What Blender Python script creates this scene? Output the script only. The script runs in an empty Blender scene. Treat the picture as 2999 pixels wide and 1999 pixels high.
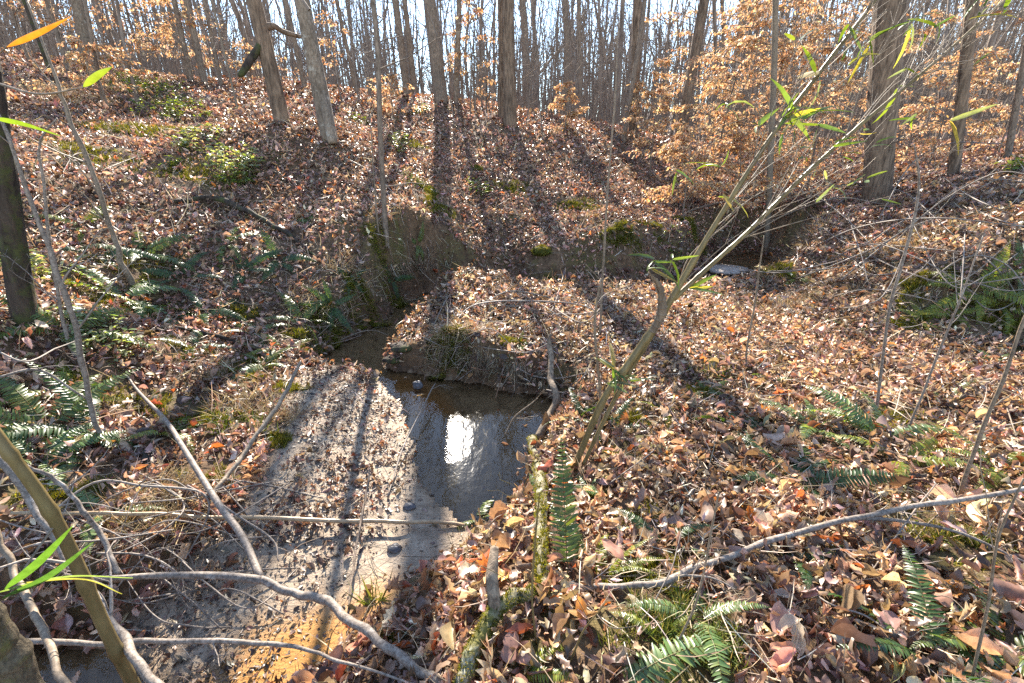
import bpy, math, random
import numpy as np
from mathutils import Vector, Matrix, Quaternion
random.seed(7)
RNG = np.random.default_rng(11)
C = bpy.context.scene.collection
scene = bpy.context.scene
R = math.radians

# ------------------------------------------------------------------ camera, sky, sun, exposure
CAM_Z, PITCH, FPX, CX, CY = 1.75, R(22.0), 1111.0, 1176.0, 784.0
SUN_AZ, SUN_EL = R(-8.3), R(32.6)
cam_d = bpy.data.cameras.new('camera'); cam = bpy.data.objects.new('camera', cam_d); C.objects.link(cam)
cam.location = (0, 0, CAM_Z); cam.rotation_euler = (R(90) - PITCH, 0, 0)
cam_d.lens = 17.0; cam_d.sensor_width = 36.0; cam_d.clip_start = 0.02; cam_d.clip_end = 600
scene.camera = cam
world = bpy.data.worlds.new('World'); scene.world = world; world.use_nodes = True
wn = world.node_tree; bg = wn.nodes['Background']
sky = wn.nodes.new('ShaderNodeTexSky'); sky.sky_type = 'NISHITA'; sky.sun_disc = False
sky.sun_elevation = SUN_EL; sky.sun_rotation = SUN_AZ; sky.air_density = 1.0; sky.dust_density = 0.0; sky.ozone_density = 3.0
hs = wn.nodes.new('ShaderNodeHueSaturation'); hs.inputs['Saturation'].default_value = .85; wn.links.new(sky.outputs[0], hs.inputs['Color']); wn.links.new(hs.outputs[0], bg.inputs[0]); bg.inputs[1].default_value = 0.115
sun_d = bpy.data.lights.new('sun', 'SUN'); sun_d.energy = 5.0; sun_d.angle = R(0.5); sun_d.color = (1.0, 0.91, 0.78)
sun = bpy.data.objects.new('sun', sun_d); C.objects.link(sun)
SUN_V = Vector((math.sin(SUN_AZ) * math.cos(SUN_EL), math.cos(SUN_AZ) * math.cos(SUN_EL), math.sin(SUN_EL)))
sun.rotation_euler = SUN_V.to_track_quat('Z', 'Y').to_euler()
scene.view_settings.view_transform = 'Standard'; scene.view_settings.look = 'None'
scene.view_settings.exposure = 2.15; scene.view_settings.gamma = 1.0
cy = scene.cycles
cy.max_bounces = 8; cy.diffuse_bounces = 3; cy.glossy_bounces = 3; cy.transmission_bounces = 4; cy.transparent_max_bounces = 12
cy.sample_clamp_indirect = 6.0; cy.use_denoising = False

# ------------------------------------------------------------------ helpers: picture point to place
SP, CP = math.sin(PITCH), math.cos(PITCH)
def ray(px, py):
    u, v = (px - CX) / FPX, (CY - py) / FPX
    return np.array((u, CP + v * SP, -SP + v * CP))
def onz(px, py, z):
    d = ray(px, py); t = (z - CAM_Z) / d[2]
    return np.array((d[0] * t, d[1] * t, z))
def atY(px, py, Y):
    d = ray(px, py); t = Y / d[1]
    return np.array((d[0] * t, Y, CAM_Z + d[2] * t))

# ------------------------------------------------------------------ noise
_p = np.random.default_rng(5).permutation(512); _g = np.random.default_rng(6).uniform(0, 2 * np.pi, 512)
def perlin(x, y, seed=0):
    x = np.asarray(x, float) + seed * 17.31; y = np.asarray(y, float) - seed * 9.77
    xi = np.floor(x).astype(int); yi = np.floor(y).astype(int); xf = x - xi; yf = y - yi
    def g(ix, iy, fx, fy):
        a = _g[(_p[ix % 512] + iy) % 512]
        return np.cos(a) * fx + np.sin(a) * fy
    u = xf * xf * xf * (xf * (xf * 6 - 15) + 10); v = yf * yf * yf * (yf * (yf * 6 - 15) + 10)
    a = g(xi, yi, xf, yf); b = g(xi + 1, yi, xf - 1, yf); c = g(xi, yi + 1, xf, yf - 1); d = g(xi + 1, yi + 1, xf - 1, yf - 1)
    return (a + u * (b - a)) * (1 - v) + (c + u * (d - c)) * v
def fbm(x, y, seed=0, o=4):
    r = 0; a = 1.0; f = 1.0
    for i in range(o):
        r = r + a * perlin(np.asarray(x) * f, np.asarray(y) * f, seed + i); a *= .5; f *= 2.03
    return r
def sstep(a, b, x):
    t = np.clip((x - a) / (b - a), 0, 1); return t * t * (3 - 2 * t)

# ------------------------------------------------------------------ terrain shape
ctrl = []
for px, py, z in [  # valley floor, mud bar, banks near the water
    (740, 860, .07), (690, 880, .14), (620, 920, .17), (560, 1010, .17), (500, 1100, .16), (350, 1230, .18), (200, 1330, .2), (60, 1350, .25),
    (800, 950, .05), (850, 1100, .05), (700, 1250, .06), (500, 1420, .05), (800, 1330, .03), (950, 1250, .03), (300, 1500, .0), (650, 1500, .02),
    (1300, 740, .25), (1150, 745, .24), (1040, 770, .36), (1090, 800, .33), (1200, 820, .27), (1450, 720, .2), (1700, 750, .25), (2000, 900, .3), (2300, 900, .33),
    (1500, 900, .26), (1320, 960, .22), (1500, 1100, .3), (2000, 1200, .36), (2300, 1200, .38), (1700, 1400, .42), (2200, 1500, .45),
    (1300, 1250, .34), (1180, 1400, .38), (1050, 1500, .34), (1250, 1560, .4), (900, 1560, .2), (1650, 690, .12), (1850, 680, .16), (1950, 700, .22)]:
    ctrl.append(onz(px, py, z))
for px, py, Y in [
    (980, 545, 5.55), (900, 600, 5.2), (830, 660, 4.75), (760, 715, 4.35), (690, 780, 3.9),
    (400, 700, 4.0), (100, 720, 2.9), (100, 950, 2.25), (300, 900, 2.75), (0, 1150, 1.7), (600, 560, 5.0), (300, 450, 5.5), (100, 400, 5.0), (600, 700, 4.25),
    (640, 280, 7.7), (745, 312, 7.5), (700, 420, 6.5), (850, 430, 6.4), (600, 450, 6.0), (920, 480, 6.0), (885, 540, 5.5), (1015, 235, 13), (1170, 285, 12), (1245, 580, 6.8), (1110, 610, 6.5), (1120, 450, 8.5), (1060, 330, 10.6),
    (1300, 400, 9.8), (1440, 305, 13), (1600, 400, 11.5), (1800, 420, 10.5), (2010, 440, 7.6), (1450, 500, 7.4), (1620, 510, 8.3),
    (2100, 735, 4.12), (2300, 750, 3.92), (1960, 700, 4.75), (1960, 604, 4.88), (2110, 606, 4.27), (2300, 596, 4.06), (2000, 570, 5.55), (2200, 560, 4.7), (2340, 500, 4.6), (2100, 475, 6.5), (2352, 385, 6.2), (1880, 560, 6.3),
    (300, 175, 14), (650, 190, 14.5), (0, 115, 12), (900, 217, 15.5), (1100, 243, 16.5), (1300, 280, 17.5), (1500, 318, 18), (1700, 345, 18), (2000, 350, 16), (2300, 320, 15),
    (450, 300, 8.9), (200, 250, 8.8), (450, 430, 5.9)]:
    ctrl.append(atY(px, py, Y))
for p in [(-22, 22, 4.2), (-8, 22, 2.9), (0, 24, 2.3), (10, 24, 1.5), (22, 22, 2.0), (-30, 5, 6), (-12, 4, 3.2), (12, 5, 1.9), (30, 8, 4), (-3, -2, .5), (0, -2, .5), (3, -2, .55), (12, -3, 1.2), (-12, -3, 2.4),
          (-30, 50, 3), (0, 50, 2), (15, 45, 2.2), (35, 45, 3.5), (0, 95, 5), (30, 95, 8), (60, 95, 11), (-40, 95, 3), (60, 40, 7), (-60, 40, 9), (-60, 0, 9), (60, 0, 7)]:
    ctrl.append(np.array(p, float))
ctrl = np.array(ctrl)
def _phi(d2): return np.sqrt(d2 + .05)
_A = _phi(((ctrl[:, None, :2] - ctrl[None, :, :2]) ** 2).sum(-1)) - np.eye(len(ctrl)) * .08
_n = len(ctrl)
_M = np.zeros((_n + 1, _n + 1)); _M[:_n, :_n] = _A; _M[:_n, _n] = 1; _M[_n, :_n] = 1
_w = np.linalg.solve(_M, np.append(ctrl[:, 2], 0))
def rbf(x, y):
    out = np.empty(x.size); X = x.ravel(); Yv = y.ravel()
    for i in range(0, X.size, 40000):
        s = slice(i, i + 40000)
        d2 = (X[s, None] - ctrl[None, :, 0]) ** 2 + (Yv[s, None] - ctrl[None, :, 1]) ** 2
        out[s] = _phi(d2) @ _w[:_n] + _w[_n]
    return out.reshape(x.shape)
def sdist(poly, x, y):            # >0 outside, <0 inside
    X = x.ravel(); Yv = y.ravel(); d = np.full(X.size, 1e9); ins = np.zeros(X.size, bool)
    a = poly; b = np.roll(poly, -1, 0)
    for (ax, ay), (bx, by) in zip(a, b):
        ex, ey = bx - ax, by - ay
        t = np.clip(((X - ax) * ex + (Yv - ay) * ey) / (ex * ex + ey * ey + 1e-12), 0, 1)
        d = np.minimum(d, (X - ax - t * ex) ** 2 + (Yv - ay - t * ey) ** 2)
        if by != ay:
            c = ((ay > Yv) != (by > Yv)) & (X < (bx - ax) * (Yv - ay) / (by - ay) + ax); ins ^= c
    d = np.sqrt(d); d[ins] *= -1
    return d.reshape(x.shape)
def poly(px, z=0.0): return np.array([onz(a, b, z)[:2] for a, b in px])
STREAM = poly([(1810, 606), (1768, 648), (1690, 652), (1600, 662), (1500, 671), (1350, 680), (1230, 688), (1120, 694), (1030, 708), (1000, 728), (985, 746), (930, 776), (895, 800), (885, 845),
    (960, 858), (1010, 868), (1080, 882), (1160, 896), (1240, 906), (1290, 925), (1262, 985), (1228, 1020), (1215, 1062), (1222, 1092), (1200, 1125), (1140, 1180), (1085, 1225),
    (1000, 1140), (955, 1065), (950, 1000), (920, 940), (890, 888), (850, 852), (765, 838), (735, 826), (760, 792), (840, 762), (880, 737), (900, 706), (960, 680), (1040, 656), (1150, 654), (1250, 652), (1480, 645), (1600, 632), (1640, 592), (1720, 580)])
SEEP = poly([(880, 1420), (840, 1490), (800, 1640), (420, 1640), (520, 1560), (640, 1475), (760, 1440)])
POOL = poly([(-200, 1470), (60, 1482), (230, 1492), (330, 1520), (400, 1640), (-200, 1640)])
MUD = poly([(690, 842), (760, 836), (900, 880), (950, 940), (990, 1000), (985, 1060), (1040, 1140), (1090, 1205), (1190, 1125), (1130, 1230), (1040, 1275), (930, 1385), (800, 1500), (700, 1660), (150, 1660), (240, 1460), (420, 1320), (540, 1230), (600, 1120), (650, 980), (680, 890)], .05)
def Hraw(x, y):
    z = rbf(x, y)
    r = np.hypot(x, y)
    mud = sstep(.06, -.1, sdist(MUD, x, y) + .08 * fbm(x * 4, y * 4, 31, 3))
    wsd = sdist(STREAM, x, y) + (.07 * fbm(x * 3.2, y * 3.2, 41, 3) + .03 * fbm(x * 11, y * 11, 43, 3)) * sstep(12, 8, r)
    wsd2 = sdist(POOL, x, y) + .04 * fbm(x * 5, y * 5, 42, 3)
    wsd = np.minimum(wsd, wsd2)
    near_bank = sstep(.8, .1, sdist(STREAM, x, y)) * sstep(.25, .6, z) * (r < 9)
    rough = near_bank * ((.10 * fbm(x * 4.5, y * 4.5, 21, 4) + .05 * np.abs(fbm(x * 13, y * 13, 22, 3)))) + fbm(x * .9, y * .9, 1, 3) * .09 * sstep(1.5, 5, r) + fbm(x * 3.1, y * 3.1, 2, 3) * .035 + fbm(x * 11, y * 11, 3, 3) * .012
    z = z + rough * (1 - .8 * mud) + mud * .012 * fbm(x * 3, y * 8, 9, 3)
    hc = onz(1035, 790, .3); z = z + .13 * np.exp(-((x - hc[0]) ** 2 + (y - hc[1]) ** 2) / .035) * (1 + .8 * fbm(x * 6, y * 6, 23, 3))
    shore = np.maximum(z, .012); gentle = sstep(.2, .7, mud + sstep(.12, .0, sdist(MUD, x, y)))
    wide = .10 + .16 * (fbm(x * 2, y * 2, 44, 2) + .5).clip(0, 1) + .32 * sstep(5.3, 6.0, y) * sstep(-.7, -.2, x)
    wide = wide + .35 * gentle
    out = shore * sstep(-.01, wide, wsd) + .004
    bed = -np.minimum(.09, .010 - .16 * wsd) + .008 * fbm(x * 7, y * 7, 12, 3)
    return np.where(wsd > 0, out, np.minimum(bed, .004)), mud, wsd
def axis(lo, hi, step, far_lo, far_hi, g=1.07):
    a = list(np.arange(lo, hi, step)); s = step
    while a[-1] < far_hi: s *= g; a.append(a[-1] + s)
    s = step; b = []; v = lo
    while v > far_lo: s *= g; v -= s; b.append(v)
    return np.array(b[::-1] + a)
GX = axis(-4.2, 4.2, .027, -70, 70); GY = axis(.5, 8.0, .027, -4, 110)
_gx, _gy = np.meshgrid(GX, GY)
GZ, GMUD, GWSD = Hraw(_gx, _gy)
def bil(A, x, y):
    x = np.clip(np.asarray(x, float), GX[0], GX[-1] - 1e-6); y = np.clip(np.asarray(y, float), GY[0], GY[-1] - 1e-6)
    i = np.clip(np.searchsorted(GX, x, 'right') - 1, 0, len(GX) - 2); j = np.clip(np.searchsorted(GY, y, 'right') - 1, 0, len(GY) - 2)
    u = (x - GX[i]) / (GX[i + 1] - GX[i]); v = (y - GY[j]) / (GY[j + 1] - GY[j])
    return (A[j, i] * (1 - u) + A[j, i + 1] * u) * (1 - v) + (A[j + 1, i] * (1 - u) + A[j + 1, i + 1] * u) * v
def H(x, y): return bil(GZ, x, y)
def HN(x, y, e=.05):
    x = np.asarray(x, float); y = np.asarray(y, float)
    n = np.stack([-(H(x + e, y) - H(x - e, y)) / (2 * e), -(H(x, y + e) - H(x, y - e)) / (2 * e), np.ones_like(x)], -1)
    return n / np.linalg.norm(n, axis=-1, keepdims=True)
_T = np.geomspace(.35, 90, 900)
def G(px, py, h=0.0):             # the first place along the sight line that is h above the ground
    d = ray(px, py); x = d[0] * _T; y = d[1] * _T; z = CAM_Z + d[2] * _T - np.maximum(H(x, y), 0) - h
    k = np.argmax(z <= 0)
    if z[k] > 0: k = np.argmin(z)
    t = _T[k] if k == 0 else _T[k - 1] + (_T[k] - _T[k - 1]) * z[k - 1] / (z[k - 1] - z[k] + 1e-9)
    return np.array((d[0] * t, d[1] * t, CAM_Z + d[2] * t))

# ------------------------------------------------------------------ mesh building
class MB:
    def __init__(s): s.v = []; s.f4 = []; s.f3 = []; s.c = []; s.n = 0
    def add(s, v, f, col=None):
        v = np.asarray(v, float).reshape(-1, 3); f = np.asarray(f)
        (s.f4 if f.shape[1] == 4 else s.f3).append(f + s.n)
        s.v.append(v); s.n += len(v)
        if col is None: col = (1, 1, 1)
        col = np.asarray(col, float)
        s.c.append(np.broadcast_to(col, (len(v), 3)) if col.ndim == 1 else col)
    def mesh(s, name, mat, origin=None, smooth=True):
        v = np.concatenate(s.v)
        if origin is not None: v = v - np.asarray(origin)
        me = bpy.data.meshes.new(name); me.vertices.add(len(v)); me.vertices.foreach_set('co', v.ravel().astype(np.float32))
        f4 = np.concatenate(s.f4) if s.f4 else np.zeros((0, 4), int); f3 = np.concatenate(s.f3) if s.f3 else np.zeros((0, 3), int)
        idx = np.concatenate([f4.ravel(), f3.ravel()]).astype(np.int32)
        st = np.concatenate([np.arange(len(f4)) * 4, len(f4) * 4 + np.arange(len(f3)) * 3]).astype(np.int32)
        me.loops.add(len(idx)); me.loops.foreach_set('vertex_index', idx)
        me.polygons.add(len(st)); me.polygons.foreach_set('loop_start', st)
        me.update(calc_edges=True)
        me.polygons.foreach_set('use_smooth', np.full(len(st), smooth))
        c = np.concatenate(s.c); c = np.concatenate([c, np.ones((len(c), 1))], 1)
        me.attributes.new('tint', 'FLOAT_COLOR', 'POINT').data.foreach_set('color', c.ravel().astype(np.float32))
        me.materials.append(mat)
        return me
    def build(s, name, mat, parent=None, origin=None, smooth=True):
        o = bpy.data.objects.new(name, s.mesh(name, mat, origin, smooth)); C.objects.link(o)
        if parent is not None: o.parent = parent
        elif origin is not None: o.location = tuple(origin)
        return o
def tag(o, label=None, cat=None, group=None, kind=None):
    if label: o['label'] = label
    if cat: o['category'] = cat
    if group: o['group'] = group
    if kind: o['kind'] = kind
    return o
def empty(name, loc, label, cat, group=None):
    o = bpy.data.objects.new(name, None); o.empty_display_size = .1; C.objects.link(o); o.location = tuple(loc)
    return tag(o, label, cat, group)
def spline(pts, n):               # Catmull-Rom through the points (any columns), n samples
    p = np.asarray(pts, float)
    if len(p) == 2: return p[0] + (p[1] - p[0]) * np.linspace(0, 1, n)[:, None]
    q = np.concatenate([[2 * p[0] - p[1]], p, [2 * p[-1] - p[-2]]]); m = len(p) - 1
    t = np.linspace(0, m - 1e-9, n); k = t.astype(int); u = (t - k)[:, None]
    a, b, c, d = q[k], q[k + 1], q[k + 2], q[k + 3]
    return .5 * (2 * b + (c - a) * u + (2 * a - 5 * b + 4 * c - d) * u ** 2 + (3 * b - a - 3 * c + d) * u ** 3)
def tube(mb, pts, rad, n=6, col=None, bump=0.0, ridge=0.0, seed=0, cap=True):
    pts = np.asarray(pts, float); m = len(pts); rad = np.broadcast_to(np.asarray(rad, float), (m,))
    t = np.gradient(pts, axis=0); t /= np.linalg.norm(t, axis=1, keepdims=True) + 1e-12
    a = np.array((1., 0, 0)) if abs(t[0, 0]) < .8 else np.array((0, 1., 0))
    us = np.empty((m, 3)); u = a - t[0] * a.dot(t[0])
    for i in range(m):
        u = u - t[i] * u.dot(t[i]); u /= np.linalg.norm(u) + 1e-12; us[i] = u
    ws = np.cross(t, us); th = np.linspace(0, 2 * np.pi, n, endpoint=False)
    r = np.broadcast_to(rad[:, None], (m, n)).copy()
    if bump or ridge:
        s = np.concatenate([[0], np.cumsum(np.linalg.norm(np.diff(pts, axis=0), axis=1))])
        ct, sn = np.cos(th), np.sin(th); R0 = max(rad.max(), 1e-4)
        if bump: r *= 1 + bump * fbm(ct[None, :] * 1.3 + s[:, None] * .5 / R0 * .25, sn[None, :] * 1.3 + s[:, None] * .31 / R0 * .25, seed, 4)
        if ridge:
            w = perlin(th[None, :] * n / 9 / 1.0 + 0 * s[:, None], s[:, None] * .35 / R0 * .25 + 0 * th[None, :], seed + 3) * 2 * np.pi
            r *= 1 - ridge * np.abs(np.sin(th[None, :] * round(n / 5) / 2 + w * .9)) ** 3
    v = pts[:, None, :] + r[..., None] * (us[:, None, :] * np.cos(th)[None, :, None] + ws[:, None, :] * np.sin(th)[None, :, None])
    i = np.arange(m - 1)[:, None] * n; j = np.arange(n)[None, :]; j2 = (j + 1) % n
    f = np.stack([i + j, i + j2, i + n + j2, i + n + j], -1).reshape(-1, 4)
    if col is not None and np.ndim(col) == 2: col = np.repeat(np.asarray(col), n, 0)
    base = mb.n; mb.add(v.reshape(-1, 3), f, col)
    if cap:
        tri = [(base + (m - 1) * n, base + (m - 1) * n + k, base + (m - 1) * n + k + 1) for k in range(1, n - 1)] + [(base, base + k + 1, base + k) for k in range(1, n - 1)]
        mb.f3.append(np.array(tri))
def blades(mb, P, X, Z, L, W, prof, k=0.0, c=0.0, tw=0.0, cols=3, col=(1, 1, 1), side=0.0, wave=0.0):
    """many leaf blades at once: P base, X along, Z the upper face; k bends along, c folds across, tw twists"""
    P = np.asarray(P, float).reshape(-1, 3); N = len(P)
    X = np.broadcast_to(np.asarray(X, float), (N, 3)); Z = np.broadcast_to(np.asarray(Z, float), (N, 3))
    X = X / (np.linalg.norm(X, axis=1, keepdims=True) + 1e-9); Y = np.cross(Z, X); Y /= np.linalg.norm(Y, axis=1, keepdims=True) + 1e-9; Z = np.cross(X, Y)
    br = lambda a: np.broadcast_to(np.asarray(a, float), (N,))[:, None, None]
    L, W, k, c, tw, side = map(br, (L, W, k, c, tw, side))
    prof = np.asarray(prof, float); m = len(prof)
    if prof.ndim == 1: u = np.linspace(0, 1, m); pw = prof
    else: u = prof[:, 0]; pw = prof[:, 1]
    u = u[None, :, None]; pw = pw[None, :, None]; q = np.linspace(-1, 1, cols)[None, None, :] if cols > 1 else np.zeros((1, 1, 1))
    y = q * pw * W * .5 + 0 * u
    if cols > 2: zz = c * W * (np.abs(q) ** 1.5) * pw
    else: zz = 0 * y
    y = y * (1 - .35 * np.clip(np.abs(c), 0, 1)) + side * L * u ** 2
    if wave: zz = zz + wave * W * np.sin(u * 9 + q * 2.2 + (np.arange(N) * 1.7)[:, None, None]) * np.abs(q)
    a = tw * (u - .4); y, zz = y * np.cos(a) - zz * np.sin(a), y * np.sin(a) + zz * np.cos(a)
    kk = np.where(np.abs(k) < 1e-3, 1e-3, k); th = kk * u
    x = L * (np.sin(th) / kk); zb = L * ((1 - np.cos(th)) / kk)
    x = x - zz * np.sin(th); z = zb + zz * np.cos(th)
    x, y, z = np.broadcast_arrays(x, y, z)
    V = P[:, None, None, :] + x[..., None] * X[:, None, None, :] + y[..., None] * Y[:, None, None, :] + z[..., None] * Z[:, None, None, :]
    nv = m * cols
    ii = np.arange(m - 1)[:, None] * cols + np.arange(cols - 1)[None, :]
    f = np.stack([ii, ii + 1, ii + cols + 1, ii + cols], -1).reshape(-1, 4)
    F = (f[None] + (np.arange(N) * nv)[:, None, None]).reshape(-1, 4)
    col = np.asarray(col, float); cc = col if col.ndim == 1 else np.repeat(col, nv, 0)
    mb.add(V.reshape(-1, 3), F, cc)
def rvec(n): v = RNG.normal(size=(n, 3)); return v / np.linalg.norm(v, axis=1, keepdims=True)
PAL = lambda a: np.array(a, float)
def pick(pal, wts, n, j=.18):
    pal = PAL(pal); w = np.array(wts, float); c = pal[RNG.choice(len(pal), n, p=w / w.sum())]
    return np.clip(c * np.exp(RNG.normal(0, j, (n, 1))) * np.exp(RNG.normal(0, j * .3, (n, 3))), 0.005, .85)

# ------------------------------------------------------------------ materials
def mk(name):
    m = bpy.data.materials.new(name); m.use_nodes = True; nt = m.node_tree; nt.nodes.clear()
    out = nt.nodes.new('ShaderNodeOutputMaterial'); return m, nt, out
def N(nt, t, **k):
    n = nt.nodes.new(t)
    for a, b in k.items(): setattr(n, a, b)
    return n
def noise(nt, scale, detail=4, rough=.6, coord=None, sc=None, dist=0):
    n = N(nt, 'ShaderNodeTexNoise'); n.inputs['Scale'].default_value = scale; n.inputs['Detail'].default_value = detail; n.inputs['Roughness'].default_value = rough; n.inputs['Distortion'].default_value = dist
    tc = N(nt, 'ShaderNodeTexCoord')
    if sc:
        mp = N(nt, 'ShaderNodeMapping'); mp.inputs['Scale'].default_value = sc
        nt.links.new(tc.outputs[coord or 'Object'], mp.inputs[0]); nt.links.new(mp.outputs[0], n.inputs['Vector'])
    else: nt.links.new(tc.outputs[coord or 'Object'], n.inputs['Vector'])
    return n
def ramp(nt, src, stops):
    r = N(nt, 'ShaderNodeValToRGB'); e = r.color_ramp.elements
    while len(e) < len(stops): e.new(.5)
    for s, (p, c) in zip(e, stops): s.position = p; s.color = (*c, 1) if len(c) == 3 else c
    nt.links.new(src, r.inputs[0]); return r
def mixc(nt, fac, a, b, mode='MIX'):
    m = N(nt, 'ShaderNodeMix', data_type='RGBA', blend_type=mode)
    if isinstance(fac, (int, float)): m.inputs[0].default_value = fac
    else: nt.links.new(fac, m.inputs[0])
    for s, x in ((6, a), (7, b)):
        if isinstance(x, tuple): m.inputs[s].default_value = (*x, 1)
        else: nt.links.new(x, m.inputs[s])
    return m.outputs[2]
def attr(nt, name): return N(nt, 'ShaderNodeAttribute', attribute_name=name)
def bump(nt, h, strength, dist, prev=None):
    b = N(nt, 'ShaderNodeBump'); b.inputs['Strength'].default_value = strength; b.inputs['Distance'].default_value = dist; nt.links.new(h, b.inputs['Height'])
    if prev is not None: nt.links.new(prev, b.inputs['Normal'])
    return b.outputs[0]
def leaf_mat(name, tint=None, trans=.35, rough=.5, spec=.4, tgain=(1.25, 1.1, .8), nscale=60, nlo=.7):
    m, nt, out = mk(name)
    if tint is None: col = attr(nt, 'tint').outputs['Color']
    else: col = mixc(nt, 1.0, attr(nt, 'tint').outputs['Color'], tint, 'MULTIPLY')
    nz = noise(nt, nscale, 3, .6); r = ramp(nt, nz.outputs['Fac'], [(.3, (nlo,) * 3), (.7, (1.12,) * 3)])
    col = mixc(nt, 1.0, col, r.outputs[0], 'MULTIPLY')
    p = N(nt, 'ShaderNodeBsdfPrincipled'); p.inputs['Roughness'].default_value = rough; p.inputs['Specular IOR Level'].default_value = spec
    nt.links.new(col, p.inputs['Base Color'])
    t = N(nt, 'ShaderNodeBsdfTranslucent'); nt.links.new(mixc(nt, 1.0, col, tgain, 'MULTIPLY'), t.inputs[0])
    mx = N(nt, 'ShaderNodeMixShader'); mx.inputs[0].default_value = trans
    nt.links.new(p.outputs[0], mx.inputs[1]); nt.links.new(t.outputs[0], mx.inputs[2]); nt.links.new(mx.outputs[0], out.inputs[0])
    return m
def bark_mat(name, dark, light, lichen=None, lich_amt=.45, moss=None, zs=.22, scale=26, bstr=.9, bdist=.012, rough=.85):
    m, nt, out = mk(name)
    nz = noise(nt, scale, 6, .65, sc=(1, 1, zs), dist=.4); big = noise(nt, 2.3, 3, .5)
    col = ramp(nt, nz.outputs['Fac'], [(.33, dark), (.66, light)]).outputs[0]
    col = mixc(nt, 1.0, col, ramp(nt, big.outputs['Fac'], [(.3, (.75, .75, .75)), (.7, (1.2, 1.18, 1.15))]).outputs[0], 'MULTIPLY')
    if lichen:
        ln = noise(nt, 11, 5, .7); lf = ramp(nt, ln.outputs['Fac'], [(1 - lich_amt - .04, (0,) * 3), (1 - lich_amt + .05, (1,) * 3)])
        col = mixc(nt, lf.outputs[0], col, lichen)
    if moss:
        mn = noise(nt, 6, 5, .7); mf = ramp(nt, mn.outputs['Fac'], [(.5, (0,) * 3), (.62, (1,) * 3)])
        col = mixc(nt, mf.outputs[0], col, moss)
    p = N(nt, 'ShaderNodeBsdfPrincipled'); p.inputs['Roughness'].default_value = rough; p.inputs['Specular IOR Level'].default_value = .25
    nt.links.new(col, p.inputs['Base Color']); nt.links.new(bump(nt, nz.outputs['Fac'], bstr, bdist), p.inputs['Normal']); nt.links.new(p.outputs[0], out.inputs[0])
    return m
M = {}
M['litter'] = leaf_mat('dry_leaf', trans=.30, rough=.42, spec=.5)
M['beech'] = leaf_mat('marcescent_leaf', trans=.5, rough=.5, spec=.35, tgain=(1.2, 1.05, .85))
M['fern'] = leaf_mat('fern_leaf', trans=.42, rough=.38, spec=.5, tgain=(1.5, 1.4, .5), nscale=30)
M['cane_leaf'] = leaf_mat('cane_leaf', trans=.5, rough=.35, spec=.5, tgain=(1.5, 1.35, .5), nscale=40)
M['moss'] = leaf_mat('moss', trans=.4, rough=.7, spec=.2, tgain=(1.4, 1.25, .5), nscale=25, nlo=.5)
M['straw'] = leaf_mat('straw', trans=.3, rough=.5, spec=.4)
M['bark_oak'] = bark_mat('oak_bark', (.055, .036, .024), (.27, .19, .13), scale=30, zs=.16)
M['bark_grey'] = bark_mat('grey_bark', (.09, .064, .046), (.27, .21, .16), scale=45, zs=.3, bdist=.006)
M['bark_lichen'] = bark_mat('lichened_bark', (.10, .075, .052), (.28, .22, .165), lichen=(.36, .32, .26), lich_amt=.38, scale=40, zs=.4, bdist=.005)
M['bark_far'] = bark_mat('woodland_bark', (.10, .074, .058), (.28, .225, .18), scale=9, zs=.3, bdist=.01)
M['bark_dark'] = bark_mat('dark_mossy_bark', (.018, .013, .010), (.075, .055, .04), moss=(.06, .065, .02), scale=22, zs=.25, bdist=.02)
M['bark_moss'] = bark_mat('mossy_bark', (.10, .085, .05), (.27, .24, .16), lichen=(.36, .37, .31), lich_amt=.4, moss=(.11, .10, .025), scale=40, zs=1, bdist=.01)
M['bark_pale'] = bark_mat('pale_twig_bark', (.09, .07, .055), (.29, .245, .205), lichen=(.38, .35, .31), lich_amt=.36, scale=75, zs=1, bdist=.003, rough=.6)
M['bark_brown'] = bark_mat('brown_twig_bark', (.11, .085, .06), (.27, .21, .15), scale=55, zs=1, bdist=.003, rough=.6)
M['dead_wood'] = bark_mat('weathered_wood', (.07, .05, .035), (.26, .20, .14), scale=60, zs=.12, bdist=.006)
M['cane'] = bark_mat('cane_culm', (.09, .065, .025), (.20, .15, .065), scale=30, zs=.2, bdist=.001, rough=.4)
M['cane_tan'] = bark_mat('dead_cane', (.24, .17, .10), (.42, .31, .19), scale=30, zs=1, bdist=.001, rough=.35)
M['bark_corner'] = bark_mat('lichen_spotted_bark', (.05, .04, .028), (.17, .135, .085), lichen=(.36, .34, .22), lich_amt=.4, moss=(.13, .12, .03), scale=60, zs=.5, bstr=1, bdist=.015)
M['gravel'] = bark_mat('pale_gravel', (.14, .12, .10), (.42, .37, .32), scale=40, zs=1, bdist=.01, rough=.4)
M['stone'] = bark_mat('wet_stone', (.04, .04, .045), (.14, .14, .15), scale=25, zs=1, bdist=.004, rough=.45)

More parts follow.
